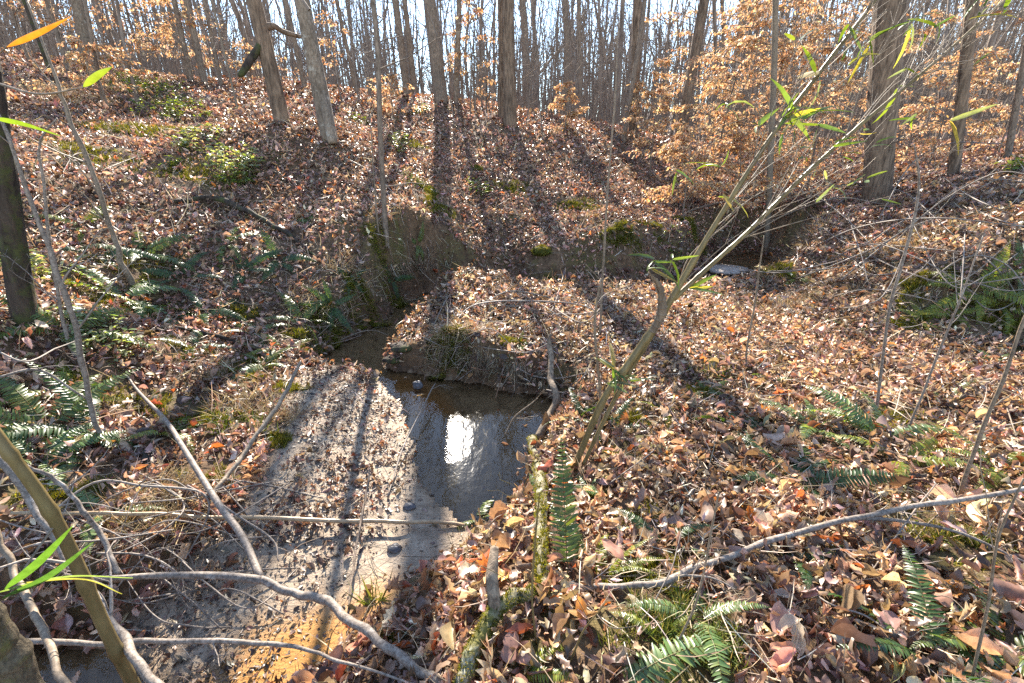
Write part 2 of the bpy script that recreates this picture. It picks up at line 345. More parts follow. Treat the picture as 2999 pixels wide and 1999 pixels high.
# ------------------------------------------------------------------ the ground and the water
def terrain():
    ny, nx = _gx.shape
    v = np.stack([_gx, _gy, GZ], -1).reshape(-1, 3)
    i = np.arange(ny - 1)[:, None] * nx + np.arange(nx - 1)[None, :]
    f = np.stack([i, i + 1, i + nx + 1, i + nx], -1).reshape(-1, 4)
    mb = MB(); mb.add(v, f)
    m, nt, out = mk('forest_soil')
    mud = attr(nt, 'mud').outputs['Fac']; wet = attr(nt, 'wet').outputs['Fac']; rust = attr(nt, 'rust').outputs['Fac']; mossy = attr(nt, 'mossy').outputs['Fac']
    n1 = noise(nt, 14, 8, .7); n2 = noise(nt, 70, 5, .7); n3 = noise(nt, 3, 4, .6)
    soil = ramp(nt, n1.outputs['Fac'], [(.3, (.05, .030, .016)), (.5, (.125, .076, .042)), (.7, (.22, .14, .08))]).outputs[0]
    far = ramp(nt, n2.outputs['Fac'], [(.3, (.09, .06, .042)), (.52, (.20, .14, .10)), (.7, (.34, .25, .18))]).outputs[0]
    soil = mixc(nt, attr(nt, 'leafy').outputs['Fac'], soil, far)
    md = ramp(nt, n1.outputs['Fac'], [(.28, (.17, .125, .09)), (.5, (.31, .245, .18)), (.72, (.42, .34, .255))]).outputs[0]
    md = mixc(nt, ramp(nt, n2.outputs['Fac'], [(.60, (0,) * 3), (.68, (1,) * 3)]).outputs[0], md, (.14, .11, .085))
    md = mixc(nt, rust, md, (.34, .17, .05))
    col = mixc(nt, mud, soil, md)
    col = mixc(nt, wet, col, mixc(nt, 1.0, col, (.74, .66, .56), 'MULTIPLY'))
    mossc = ramp(nt, n2.outputs['Fac'], [(.3, (.025, .03, .006)), (.7, (.11, .11, .02))]).outputs[0]
    mf = N(nt, 'ShaderNodeMath', operation='MULTIPLY'); nt.links.new(mossy, mf.inputs[0]); nt.links.new(ramp(nt, n1.outputs['Fac'], [(.4, (0,) * 3), (.55, (1,) * 3)]).outputs[0], mf.inputs[1])
    col = mixc(nt, mf.outputs[0], col, mossc)
    p = N(nt, 'ShaderNodeBsdfPrincipled'); nt.links.new(col, p.inputs['Base Color'])
    rr = N(nt, 'ShaderNodeMapRange'); nt.links.new(wet, rr.inputs[0]); rr.inputs[3].default_value = .9; rr.inputs[4].default_value = .4; nt.links.new(rr.outputs[0], p.inputs['Roughness'])
    p.inputs['Specular IOR Level'].default_value = .25
    n4 = noise(nt, 30, 4, .6, sc=(.5, 1.6, 1)); b = bump(nt, n4.outputs['Fac'], .35, .012); b = bump(nt, n1.outputs['Fac'], .8, .03, b); b = bump(nt, n2.outputs['Fac'], .7, .008, b)
    nt.links.new(b, p.inputs['Normal']); nt.links.new(p.outputs[0], out.inputs[0])
    o = mb.build('ground', m); tag(o, kind='structure')
    r = np.hypot(_gx, _gy)
    wet_ = sstep(.16, .0, GWSD + .05 * fbm(_gx * 6, _gy * 6, 71, 3)) * (r < 14)
    rust_ = sstep(.22, -.1, sdist(SEEP, _gx, _gy) + .12 * fbm(_gx * 4, _gy * 4, 72, 3))
    rs2 = sdist(poly([(905, 862), (960, 872), (1010, 900), (1030, 930), (960, 935), (915, 890)]), _gx, _gy)
    rust_ = np.maximum(rust_, .8 * sstep(.12, -.04, rs2))
    leafy = sstep(9, 16, r)
    gy_, gx_ = np.gradient(GZ, GY, GX); steep = np.hypot(gx_, gy_)
    moss_ = sstep(.1, .5, fbm(_gx * 1.7, _gy * 1.7, 73, 3)) * (1 - GMUD) * (GWSD > .05) * .8
    moss_ = np.maximum(moss_, .45 * sstep(.5, 1.1, steep) * (GWSD > .04) * (fbm(_gx * 2.5, _gy * 2.5, 75, 2) > .0))
    for nm, a in (('mud', np.maximum(GMUD, (GWSD < -.015) * (r < 14))), ('wet', wet_), ('rust', rust_), ('mossy', moss_ * (r < 14)), ('leafy', leafy)):
        o.data.attributes.new(nm, 'FLOAT', 'POINT').data.foreach_set('value', np.ascontiguousarray(a, dtype=np.float32).ravel())
    return steep
STEEP = terrain()

def water():
    ny, nx = _gx.shape; near = (GWSD < .05) & (np.hypot(_gx, _gy) < 14)
    cell = near[:-1, :-1] | near[1:, :-1] | near[:-1, 1:] | near[1:, 1:]
    j, i = np.nonzero(cell); a = j * nx + i
    f = np.stack([a, a + 1, a + nx + 1, a + nx], -1)
    u, inv = np.unique(f, return_inverse=True)
    v = np.stack([_gx, _gy, 0 * GZ], -1).reshape(-1, 3)[u]
    mb = MB(); mb.add(v, inv.reshape(-1, 4))
    m, nt, out = mk('creek_water')
    n1 = noise(nt, 9, 3, .5, sc=(1.6, .8, 1)); n2 = noise(nt, 45, 3, .6); n0 = noise(nt, 1.6, 2, .5)
    amp = ramp(nt, n0.outputs['Fac'], [(.35, (.25,) * 3), (.65, (1,) * 3)])
    mm = N(nt, 'ShaderNodeMath', operation='MULTIPLY'); nt.links.new(n2.outputs['Fac'], mm.inputs[0]); nt.links.new(amp.outputs[0], mm.inputs[1])
    b = bump(nt, n1.outputs['Fac'], .15, .012); b = bump(nt, mm.outputs[0], .22, .002, b)
    tr = N(nt, 'ShaderNodeBsdfTransparent'); tr.inputs[0].default_value = (.94, .87, .74, 1)
    gl = N(nt, 'ShaderNodeBsdfGlossy'); gl.inputs['Roughness'].default_value = .045; nt.links.new(b, gl.inputs['Normal'])
    fr = N(nt, 'ShaderNodeFresnel'); fr.inputs[0].default_value = 1.36; nt.links.new(b, fr.inputs['Normal'])
    mx = N(nt, 'ShaderNodeMixShader'); nt.links.new(fr.outputs[0], mx.inputs[0]); nt.links.new(tr.outputs[0], mx.inputs[1]); nt.links.new(gl.outputs[0], mx.inputs[2])
    nt.links.new(mx.outputs[0], out.inputs[0])
    tag(mb.build('water', m), kind='structure')
water()

# ------------------------------------------------------------------ leaf litter (nobody could count it)
OAK = [(0, .05), (.08, .10), (.18, .5), (.26, .28), (.38, .95), (.46, .40), (.58, 1.0), (.66, .45), (.78, .75), (.86, .40), (.95, .35), (1, .04)]
BEECH = [(0, .04), (.08, .35), (.22, .8), (.4, 1.0), (.58, .95), (.74, .7), (.88, .35), (1, .02)]
TULIP = [(0, .06), (.05, .5), (.15, .95), (.3, .9), (.45, .7), (.6, 1.0), (.8, .95), (.93, .6), (1, .1)]
MID = [(0, .08), (.25, .8), (.55, 1.0), (.82, .55), (1, .05)]
MIDOAK = [(0, .1), (.2, .6), (.35, .4), (.55, 1.0), (.7, .5), (.88, .5), (1, .05)]
FAR = [(0, .2), (.5, 1.0), (1, .15)]
LPAL = [(.40, .30, .215), (.31, .225, .16), (.23, .155, .11), (.15, .10, .075), (.085, .058, .045), (.47, .38, .30), (.27, .195, .165), (.40, .155, .05), (.30, .105, .05), (.52, .44, .37), (.46, .25, .09)]
LWT = [16, 18, 17, 12, 7, 9, 15, 1.7, 1.6, 5, 1.5]
def scatter(r0, r1, per_m2, az=64, zmax=None):
    """points on the ground between two distances from the camera, even per square metre"""
    n = int(per_m2 * R(2 * az) / 2 * (r1 ** 2 - r0 ** 2))
    r = np.sqrt(RNG.uniform(r0 ** 2, r1 ** 2, n)); a = RNG.uniform(-R(az), R(az), n)
    return r * np.sin(a), r * np.cos(a)
SAND = poly([(960, 1080), (1060, 1150), (1090, 1230), (950, 1380), (800, 1500), (640, 1560), (720, 1400), (830, 1280), (900, 1180)], .05)
GREEN = [(1000, 470, .25, .45, 1600, .05), (985, 440, .15, .3, 900, .05), (740, 730, .25, .2, 1500, .05), (830, 690, .25, .2, 1500, .05), (690, 770, .2, .15, 900, .04), (660, 890, .16, .12, 900, .03), (560, 720, .2, .15, 500, .05),
    (1040, 775, .16, .13, 1800, .04), (1000, 800, .10, .10, 900, .03), (1170, 785, .12, .08, 600, .04), (1430, 535, .32, .2, 2200, .05), (1590, 530, .35, .22, 2200, .06), (1500, 520, .25, .2, 900, .05), (1790, 620, .22, .2, 1500, .05), (1330, 470, .5, .3, 1500, .05), (1180, 430, .4, .3, 1000, .05),
    (1235, 1040, .07, .10, 1200, .02), (1400, 1035, .10, .08, 700, .02), (1360, 1140, .08, .06, 700, .02), (1500, 1330, .18, .10, 1600, .03), (2120, 650, .25, .15, 1100, .05), (2080, 740, .25, .1, 800, .04), (480, 1090, .2, .1, 600, .03), (330, 1190, .15, .1, 500, .03), (540, 960, .2, .12, 700, .03), (1960, 430, .1, .12, 500, .05), (1260, 640, .35, .06, 700, .03),
    (560, 860, .25, .15, 1200, .035), (480, 960, .2, .15, 900, .03), (330, 930, .25, .15, 900, .03), (200, 880, .2, .15, 700, .03), (120, 1130, .2, .12, 700, .03), (640, 1010, .12, .12, 700, .03), (300, 620, .3, .25, 900, .04), (330, 300, .9, .6, 2200, .07), (430, 400, .6, .4, 1200, .05), (200, 350, .6, .4, 1200, .05), (2200, 1240, .25, .15, 600, .03), (2050, 960, .25, .15, 500, .03), (1480, 1180, .15, .1, 500, .025), (2280, 720, .3, .2, 1200, .05),
    (250, 700, .3, .2, 900, .035), (130, 640, .25, .2, 700, .035), (420, 800, .25, .15, 800, .03), (1450, 960, .15, .1, 500, .03), (1600, 900, .2, .12, 500, .03), (950, 330, .4, .4, 700, .06), (600, 830, .2, .15, 900, .03), (180, 1130, .2, .1, 500, .03), (880, 600, .25, .2, 900, .05), (1530, 1430, .22, .13, 0, 0), (1590, 1480, .15, .1, 0, 0)]
CLEAR = [(*G(a, b)[:2], max(c, d) * 1.15) for a, b, c, d, *_ in GREEN]
def keep_litter(x, y):
    mud = bil(GMUD, x, y); w = bil(GWSD, x, y); st = bil(STEEP, x, y); r = np.hypot(x, y)
    d = 1 - .93 * mud
    deb = sstep(.1, -.25, sdist(poly([(690, 842), (760, 836), (900, 880), (960, 990), (930, 1130), (850, 1230), (640, 1330), (420, 1400), (480, 1250), (600, 1120), (650, 980)], .05), x, y) + .2 * fbm(x * 5, y * 5, 51, 3))
    d = np.where(mud > .3, np.maximum(d, .95 * deb * sstep(-.45, .15, fbm(x * 6, y * 6, 55, 3)) + .05 + .6 * sstep(-.05, .45, fbm(x * 3, y * 3, 53, 3))), d)
    d = np.where(mud > .3, d * (1 - .8 * sstep(.08, -.08, sdist(SAND, x, y))), d)
    d *= np.where(r < 14, sstep(-.02, .07, w), 1); d = np.where((w < 0) & (r < 14), .015, d)
    d *= 1 - .75 * sstep(1.9, 3.0, st)
    for gx, gy, gr in CLEAR: d *= 1 - .8 * sstep(1.0, .45, np.hypot(x - gx, y - gy) / gr)
    d *= 1 - .45 * sstep(.2, .6, fbm(x * 1.3, y * 1.3, 52, 3))
    return RNG.uniform(size=len(x)) < d, mud
def litter(mb, r0, r1, dens, profs, cols, lo, hi, az=64, lift=.03, sc=1.0, tilt=.38, wave=0.0):
    x, y = scatter(r0, r1, dens, az); k, mud = keep_litter(x, y); x, y, mud = x[k], y[k], mud[k]; n = len(x)
    nrm = HN(x, y); z = H(x, y)
    zn = nrm + RNG.normal(0, tilt, (n, 3)); zn /= np.linalg.norm(zn, axis=1, keepdims=True)
    flip = RNG.uniform(size=n) < .35
    X = np.cross(zn, rvec(n)); X /= np.linalg.norm(X, axis=1, keepdims=True)
    L = np.clip(np.exp(RNG.normal(math.log(.064), .45, n)), lo, hi) * sc * np.where(mud > .4, .55, 1)
    w = L * RNG.uniform(.30, .66, n)
    lifth = np.abs(RNG.normal(0, lift, n)) * np.where(mud > .4, .25, 1) + .006
    P = np.stack([x, y, z], -1) + nrm * lifth[:, None] - X * (L * .5)[:, None]
    K = RNG.normal(0, 1.2, n); cf = RNG.normal(.3, .5, n); tw = RNG.normal(0, .7, n)
    Z = np.where(flip[:, None], -zn, zn)
    col = np.clip(pick(LPAL, LWT, n, .26) * np.array((1.22, 1.08, .95)), 0, .85)
    blot = (.70 + .6 * (fbm(x * .7, y * .7, 61, 2) + .5).clip(0, 1)) * (.62 + .76 * (fbm(x * 2.6, y * 2.6, 62, 3) + .5).clip(0, 1)); col = col * blot[:, None]
    left_far = sstep(-.3, -1.3, x + .25 * (y - 3)) + sstep(5.5, 6.5, y); col = col * (1 - np.clip(left_far, 0, 1)[:, None] * np.array((.10, .16, .10)))  # litter tinted darker and more purple to the left and farther back
    col = np.where((mud > .4)[:, None], col * .62, col)
    which = RNG.integers(0, len(profs), n)
    for i, pf in enumerate(profs):
        s = which == i
        blades(mb, P[s], X[s], Z[s], L[s], w[s], pf, K[s], cf[s], tw[s], cols, col[s], wave=wave)
def all_litter():
    mb = MB()
    litter(mb, .35, 2.6, 1150, [OAK, BEECH, OAK, BEECH, TULIP], 5, .025, .125, 70, lift=.028, tilt=.42, wave=.14, sc=.82)
    litter(mb, .6, 1.9, 75, [OAK, BEECH, OAK], 5, .09, .15, 70, lift=.03, tilt=.4, wave=.14, sc=1.0)
    litter(mb, .35, 2.6, 1300, [BEECH, FAR], 3, .015, .05, 70, lift=.02, sc=.8, tilt=.5)
    litter(mb, 2.6, 5.5, 1500, [MID, MIDOAK, BEECH], 3, .03, .12, 64, lift=.028, tilt=.42, sc=.70)
    litter(mb, 2.6, 5.0, 900, [MID, FAR], 3, .015, .05, 64, lift=.02, tilt=.55, sc=.7)
    litter(mb, 5.5, 10.5, 1150, [MID, FAR], 3, .04, .12, 62, lift=.03, sc=.74, tilt=.45)
    litter(mb, 10.5, 19, 430, [FAR], 3, .04, .13, 60, lift=.03, sc=1.05, tilt=.38)
    litter(mb, 19, 45, 26, [FAR], 2, .05, .2, 58, lift=.05, sc=2.4, tilt=.35)
    # chips and crumbs of leaf on the mud
    x, y = scatter(.6, 4.6, 4200, 60); mud = bil(GMUD, x, y); w = bil(GWSD, x, y)
    k = (mud > .3) & (w > .0) & (RNG.uniform(size=len(x)) < (1 - .85 * sstep(.1, -.1, sdist(SAND, x, y))) * sstep(-.25, .45, fbm(x * 4, y * 4, 53, 3) + .35 * sstep(.1, -.5, x + .25))); x, y = x[k], y[k]; n = len(x)
    L = np.exp(RNG.normal(math.log(.014), .5, n)); X = np.append(RNG.normal(size=(n, 2)), np.zeros((n, 1)), 1)
    blades(mb, np.stack([x, y, H(x, y) + .003], -1), X, np.array((0, 0, 1.)) + RNG.normal(0, .3, (n, 3)), L, L * RNG.uniform(.2, .8, n), FAR, RNG.normal(0, 1, n), .2, 0, 3, pick([(.10, .075, .06), (.2, .15, .11), (.05, .04, .035), (.34, .26, .2)], [4, 3, 3, 2], n))
    tag(mb.build('leaf_litter', M['litter']), kind='stuff')
    # dry stalks, rootlets and pale twigs too fine to count
    mb = MB()
    for r0, r1, d, lo, hi, rad in ((.4, 3, 60, .06, .3, .0013), (3, 6.5, 34, .1, .4, .0022), (6.5, 12, 9, .15, .6, .0035)):
        x, y = scatter(r0, r1, d, 64)
        k = (bil(GWSD, x, y) > -.05); x, y = x[k], y[k]; n = len(x)
        nrm = HN(x, y); P = np.stack([x, y, H(x, y) + .012], -1); X = np.cross(nrm, rvec(n)); X /= np.linalg.norm(X, axis=1, keepdims=True)
        L = RNG.uniform(lo, hi, n); col = pick([(.42, .36, .30), (.28, .21, .15), (.13, .095, .07)], [3, 4, 4], n)
        for p, xx, nn, l, c in zip(P, X, nrm, L, col):
            q = [p - xx * l / 2, p + nn * abs(RNG.normal(0, .02)) + RNG.normal(0, .05, 3) * l, p + xx * l / 2 + nn * abs(RNG.normal(0, .12)) * l]
            tube(mb, spline(q, 5), np.linspace(rad, rad * .5, 5) * RNG.uniform(.6, 1.6), 3, c, cap=False)
    for r0, r1, d in ((.5, 3, 420), (3, 6.5, 260), (6.5, 11, 90)):          # fallen needles and broken grass
        x, y = scatter(r0, r1, d, 62); k = (bil(GWSD, x, y) > .02) & (RNG.uniform(size=len(x)) < .25 + 1.1 * sstep(-.2, .5, fbm(x * 1.6, y * 1.6, 57, 3))) & (bil(GMUD, x, y) < .4); x, y = x[k], y[k]; n = len(x)
        nr = HN(x, y); X = np.cross(nr, rvec(n)) + nr * RNG.normal(.12, .25, (n, 1)); L = RNG.uniform(.05, .2, n) * (1 + .04 * r1)
        blades(mb, np.stack([x, y, H(x, y) + RNG.uniform(.015, .05, n)], -1), X, nr + RNG.normal(0, .5, (n, 3)), L, .0022 + .0006 * r0, [(0, 1), (.4, 1), (.75, .8), (1, .2)], RNG.normal(-.5, 1.1, n), 0, 0, 2, pick([(.55, .46, .34), (.40, .31, .2), (.28, .2, .13), (.6, .54, .45)], [3, 3, 2, 2], n), side=.1)
    tag(mb.build('twig_litter', M['straw']), kind='stuff')
all_litter()

# ------------------------------------------------------------------ trees
def perp(d):
    v = RNG.normal(size=3); v -= d * v.dot(d); return v / np.linalg.norm(v)
def grow(mb, p, d, L, r, lev, tips, seg=6, sides=(5, 4, 3), col=None, upw=.25, wob=.18, kids=(6, 4), rmin=.002):
    pts = [p]; dd = d.copy()
    for i in range(seg):
        dd = dd + RNG.normal(0, wob, 3) * .5 + np.array((0, 0, upw)) * .25; dd /= np.linalg.norm(dd)
        pts.append(pts[-1] + dd * L / seg)
    pts = np.array(pts); rad = np.linspace(r, max(r * .3, rmin), len(pts))
    tube(mb, pts, rad, sides[min(lev, len(sides) - 1)], col, cap=False)
    if lev < len(kids):
        for k in range(kids[lev]):
            t = RNG.uniform(.25, 1.0); i = min(int(t * seg), seg - 1); a = pts[i] + (pts[i + 1] - pts[i]) * (t * seg - i)
            dv = pts[i + 1] - pts[i]; dv /= np.linalg.norm(dv)
            nd = dv * RNG.uniform(.5, 1.0) + perp(dv) * RNG.uniform(.5, .9); nd /= np.linalg.norm(nd)
            grow(mb, a, nd, L * RNG.uniform(.3, .55) * (1.15 - .5 * t), r * .45 * (1.1 - .5 * t), lev + 1, tips, max(3, seg - 2), sides, col, upw, wob, kids, rmin)
    else: tips.append((pts[-1], dd, pts))
def template(Ht, r, lo, nb, blen, kids, wob):
    """one woodland tree: a trunk mesh and a crown mesh of bare limbs and twigs"""
    pts = [np.zeros(3) - np.array((0, 0, .15))]; d = np.array((0, 0, 1.)); n = 16
    for i in range(n):
        d = d + np.append(RNG.normal(0, wob, 2), 0); d[2] = 1; pts.append(pts[-1] + d * (Ht + .15) / n)
    path = spline(pts, 40); s = np.linspace(0, 1, 40); rad = r * (1 - .82 * s ** 1.1) * (1 + .5 * np.exp(-s * Ht / .25))
    mb = MB(); tube(mb, path, rad, 9, bump=.07, seed=RNG.integers(50)); tm = mb.mesh('trunk', M['bark_far'])
    mb = MB(); tips = []
    for k in range(nb):
        t = lo + (1 - lo) * (k + RNG.uniform(0, 1)) / nb; i = min(int(t * 39), 38); dv = np.array((0, 0, 1.))
        nd = dv * RNG.uniform(.35, 1.0) + perp(dv) * RNG.uniform(.5, .9); nd /= np.linalg.norm(nd)
        grow(mb, path[i], nd, blen * (1.25 - .75 * t) * RNG.uniform(.6, 1.2), rad[i] * RNG.uniform(.25, .5), 0, tips, kids=kids, rmin=.0035)
    return tm, mb.mesh('crown', M['bark_far']), Ht, r
HT = [template(15, .14, .45, 8, 3.4, (3, 2), .05), template(13, .11, .4, 8, 2.8, (3, 2), .07), template(16, .16, .5, 8, 3.4, (3, 2), .04), template(10, .07, .25, 8, 2, (3, 2), .1), template(8, .05, .2, 8, 1.6, (3, 2), .1), template(12, .085, .3, 8, 2.4, (3, 2), .1)]
TPL = [template(14, .12, .12, 24, 3.2, (6, 4), .05), template(13, .10, .10, 24, 3.0, (6, 4), .07), template(15, .14, .16, 24, 3.4, (6, 4), .04),
       template(10, .06, .08, 22, 2.4, (5, 4), .10), template(8, .045, .08, 20, 2.0, (5, 4), .13), template(12, .075, .10, 22, 2.6, (5, 4), .09)]
def twin(name, mesh, parent): o = bpy.data.objects.new(name, mesh); C.objects.link(o); o.parent = parent; return o
def hero_tree(base, top, w, Ht, mat, label, group=None, ridge=0.0, flare=.35, crown=0, wob=.03, nseg=26, bmp=.08, taper=.55, name='bare_tree', low=0):
    b = G(*base); Y = b[1]; tp = atY(top[0], top[1], Y); r = w / 2 * np.linalg.norm(b - (0, 0, CAM_Z)) / FPX / math.sqrt(1 + ((base[0] - CX) / FPX) ** 2 + ((base[1] - CY) / FPX) ** 2) * 1.0
    r = .93 * w / 2 / FPX * (Y * CP + (CAM_Z - b[2]) * SP) / math.sqrt(1 + ((base[0] - CX) / FPX) ** 2)
    d = (tp - b) / np.linalg.norm(tp - b)
    e = empty(name, b, label, 'tree', group)
    n = 9; pts = [b - d * .12]
    side = perp(d)
    for i in range(n + 1):
        s = i / n; off = (perp(d) * wob * (0 if s * Ht < 3 else 1) + side * math.sin(s * 4) * wob * 1.2) * min(1, s * 4)
        pts.append(b + d * Ht * max(s, .004) + off)
    m = max(30, int(Ht / .07)) if r > .06 else 70
    path = spline(pts, m); s = np.linspace(0, 1, m); rad = r * (1 - taper * s) * (1 + flare * np.exp(-s * Ht / (r * 1.8)))
    rad *= np.where(s > .9, 1 - (s - .9) * 4, 1)
    mb = MB(); tube(mb, path, rad, nseg, bump=bmp, ridge=ridge, seed=int(RNG.integers(90)))
    mb.build('trunk', mat, e, b)
    tm, cm, th, tr = HT[crown]; c = twin('crown', cm, e)
    c.rotation_mode = 'QUATERNION'; c.rotation_quaternion = Vector((0, 0, 1)).rotation_difference(Vector(d)); k = Ht / th
    c.scale = (k * .9, k * .9, k)
    if low:                                                    # a few thin dead twigs low on the trunk
        for i in range(low):
            mb = MB(); h = RNG.uniform(.5, 3.2); nd = perp(d) + np.array((0, 0, RNG.uniform(-.2, .5))); nd /= np.linalg.norm(nd)
            grow(mb, b + d * h + nd * r * .8, nd, RNG.uniform(.4, 1.3), .008, 0, [], 6, (4, 3, 3), None, .1, .25, (4, 3), .002)
            mb.build('twig', mat, e, b)
    return e, b, d, r
G_ = hero_tree
t1 = G_((648, 280), (583, -20), 46, 6, M['bark_oak'], 'straight dark brown trunk with a broken limb hanging left and a bent bough right', ridge=.10, crown=0)
t2 = G_((757, 318), (693, -10), 44, 6, M['bark_lichen'], 'pale grey trunk mottled with lichen, cleft near its foot, beside the dark brown trunk', crown=2, flare=.5, bmp=.12)
def limb(e, b, px, w, name, mat, Y=None):
    Y = Y or b[1]; pts = [atY(x, y, Y + dy) for x, y, dy in px]; m = 24
    mb = MB(); path = spline(pts, m); rr = np.interp(np.linspace(0, 1, m), np.linspace(0, 1, len(w)), w) / 2 / FPX * Y
    tube(mb, path, rr, 9, bump=.18, seed=3); return mb.build(name, mat, e, b)
limb(t1[0], t1[1], [(608, 62, 0), (630, 60, .1), (650, 72, .2), (690, 84, .3), (730, 90, .6)], (14, 12, 10, 8, 6), 'branch', M['bark_oak'])
limb(t1[0], t1[1], [(606, 95, 0), (588, 118, -.1), (570, 145, -.2), (555, 168, -.3), (548, 172, -.3)], (16, 15, 15, 12, 8), 'broken_limb', M['bark_dark'])
limb(t2[0], t2[1], [(765, 330, -.2), (748, 255, -.12), (738, 200, -.05), (722, 120, .0)], (22, 17, 12, 4), 'trunk_ridge', M['bark_lichen'])
G_((887, 545), (845, -30), 14, 9, M['bark_grey'], 'slim crooked grey sapling standing on the edge of the cut bank', crown=4, flare=.2, wob=.07, nseg=10, low=3)
G_((1014, 238), (988, -10), 36, 9, M['bark_grey'], 'stout straight trunk casting a long shadow down the slope to the creek', crown=0, ridge=.05, low=3)
G_((1172, 288), (1168, -10), 36, 5.5, M['bark_oak'], 'deeply furrowed brown trunk at the end of the ridge, in front of a thinner twin', ridge=.16, crown=2, low=6)
G_((1152, 268), (1146, -10), 20, 4.6, M['bark_oak'], 'thinner brown trunk pressed against the left of the furrowed trunk', ridge=.10, crown=0)
G_((1212, 250), (1200, -10), 24, 5, M['bark_grey'], 'grey brown trunk just right of the furrowed trunk, moss on its foot', crown=0)
G_((1232, 240), (1222, -10), 17, 4.6, M['bark_grey'], 'slender straight trunk, second to the right of the furrowed trunk', crown=1)
G_((936, 222), (905, -10), 20, 6.5, M['bark_grey'], 'leaning brown trunk left of the long-shadow tree, one of a close pair', crown=1)
G_((955, 222), (925, -10), 15, 6, M['bark_grey'], 'thin trunk in the gap between the leaning brown trunk and the long-shadow tree', crown=5)
G_((1046, 236), (1052, -10), 15, 6, M['bark_lichen'], 'thin pale trunk rising just right of the long-shadow tree', crown=1)
G_((1300, 268), (1298, -10), 19, 5.5, M['bark_grey'], 'straight grey trunk standing alone mid ridge, right of the furrowed trunk group', crown=0)
G_((1334, 270), (1330, -10), 13, 6, M['bark_grey'], 'thin dark trunk next to the lone straight grey trunk', crown=5)
G_((1455, 318), (1466, -10), 27, 8, M['bark_oak'], 'tan lit trunk with a thinner trunk leaning against it, left of the orange beeches', crown=2, ridge=.08, low=4)
G_((1432, 325), (1470, 60), 13, 6, M['bark_grey'], 'thin dark trunk leaning to the right onto the tan lit trunk', crown=5)
G_((1555, 350), (1622, -10), 28, 17, M['bark_oak'], 'brown trunk leaning right behind a veil of orange beech leaves', crown=0, ridge=.08)
G_((1696, 330), (1714, -10), 34, 18, M['bark_grey'], 'broad upright trunk among the orange leaves, second from the big ridged trunk', crown=2)
G_((1762, 560), (1784, -10), 17, 12, M['bark_brown'], 'slim tan trunk crossed by the leaning cane, foot near the far creek bend', crown=3, nseg=12)
big = G_((2012, 458), (2046, -10), 84, 20, M['bark_oak'], 'biggest trunk on the right bank, ridged bark with moss at its base', crown=2, ridge=.09, flare=.28, low=5)
G_((2190, 405), (2236, -10), 36, 17, M['bark_oak'], 'brown trunk to the right of the biggest trunk, half hidden by cane twigs', crown=0, ridge=.08)
G_((2312, 372), (2356, 120), 22, 13, M['bark_grey'], 'thin leaning trunk with mossy foot near the right bank top', crown=5, nseg=12)
G_((215, 172), (172, -10), 36, 17, M['bark_lichen'], 'pale trunk with a long hanging vine on the left ridge crest', crown=0)
G_((237, 235), (218, 120), 13, 6, M['bark_grey'], 'short grey sapling below the pale trunk with the hanging vine', crown=4, nseg=9)
G_((132, 205), (52, -10), 17, 15, M['bark_dark'], 'dark trunk leaning left above the upper left slope', crown=5)
G_((160, 170), (105, -10), 15, 15, M['bark_grey'], 'leaning grey trunk between the dark leaning trunk and the pale one', crown=1)
G_((548, 258), (478, -20), 7, 8, M['bark_brown'], 'whip thin brown sapling leaning left of the dark brown trunk', crown=4, nseg=7)
G_((440, 185), (395, -20), 15, 15, M['bark_grey'], 'grey trunk on the crest midway between vine trunk and dark brown trunk', crown=1)
G_((470, 190), (425, -20), 20, 16, M['bark_grey'], 'stouter grey trunk on the crest left of the whip thin sapling', crown=0)
G_((508, 195), (465, -20), 12, 14, M['bark_grey'], 'slim grey trunk on the crest behind the whip thin sapling', crown=5)
G_((700, 200), (655, -20), 15, 6, M['bark_grey'], 'slim trunk on the crest seen between dark brown and pale lichened trunks', crown=1)
G_((820, 215), (770, -20), 11, 6, M['bark_grey'], 'thin leaning trunk just right of the pale lichened trunk', crown=5)
dk = G_((58, 735), (-62, -60), 78, 8, M['bark_dark'], 'dark mossy trunk rising at the left edge beside the ferns', crown=4, flare=.4, ridge=.12, bmp=.15)

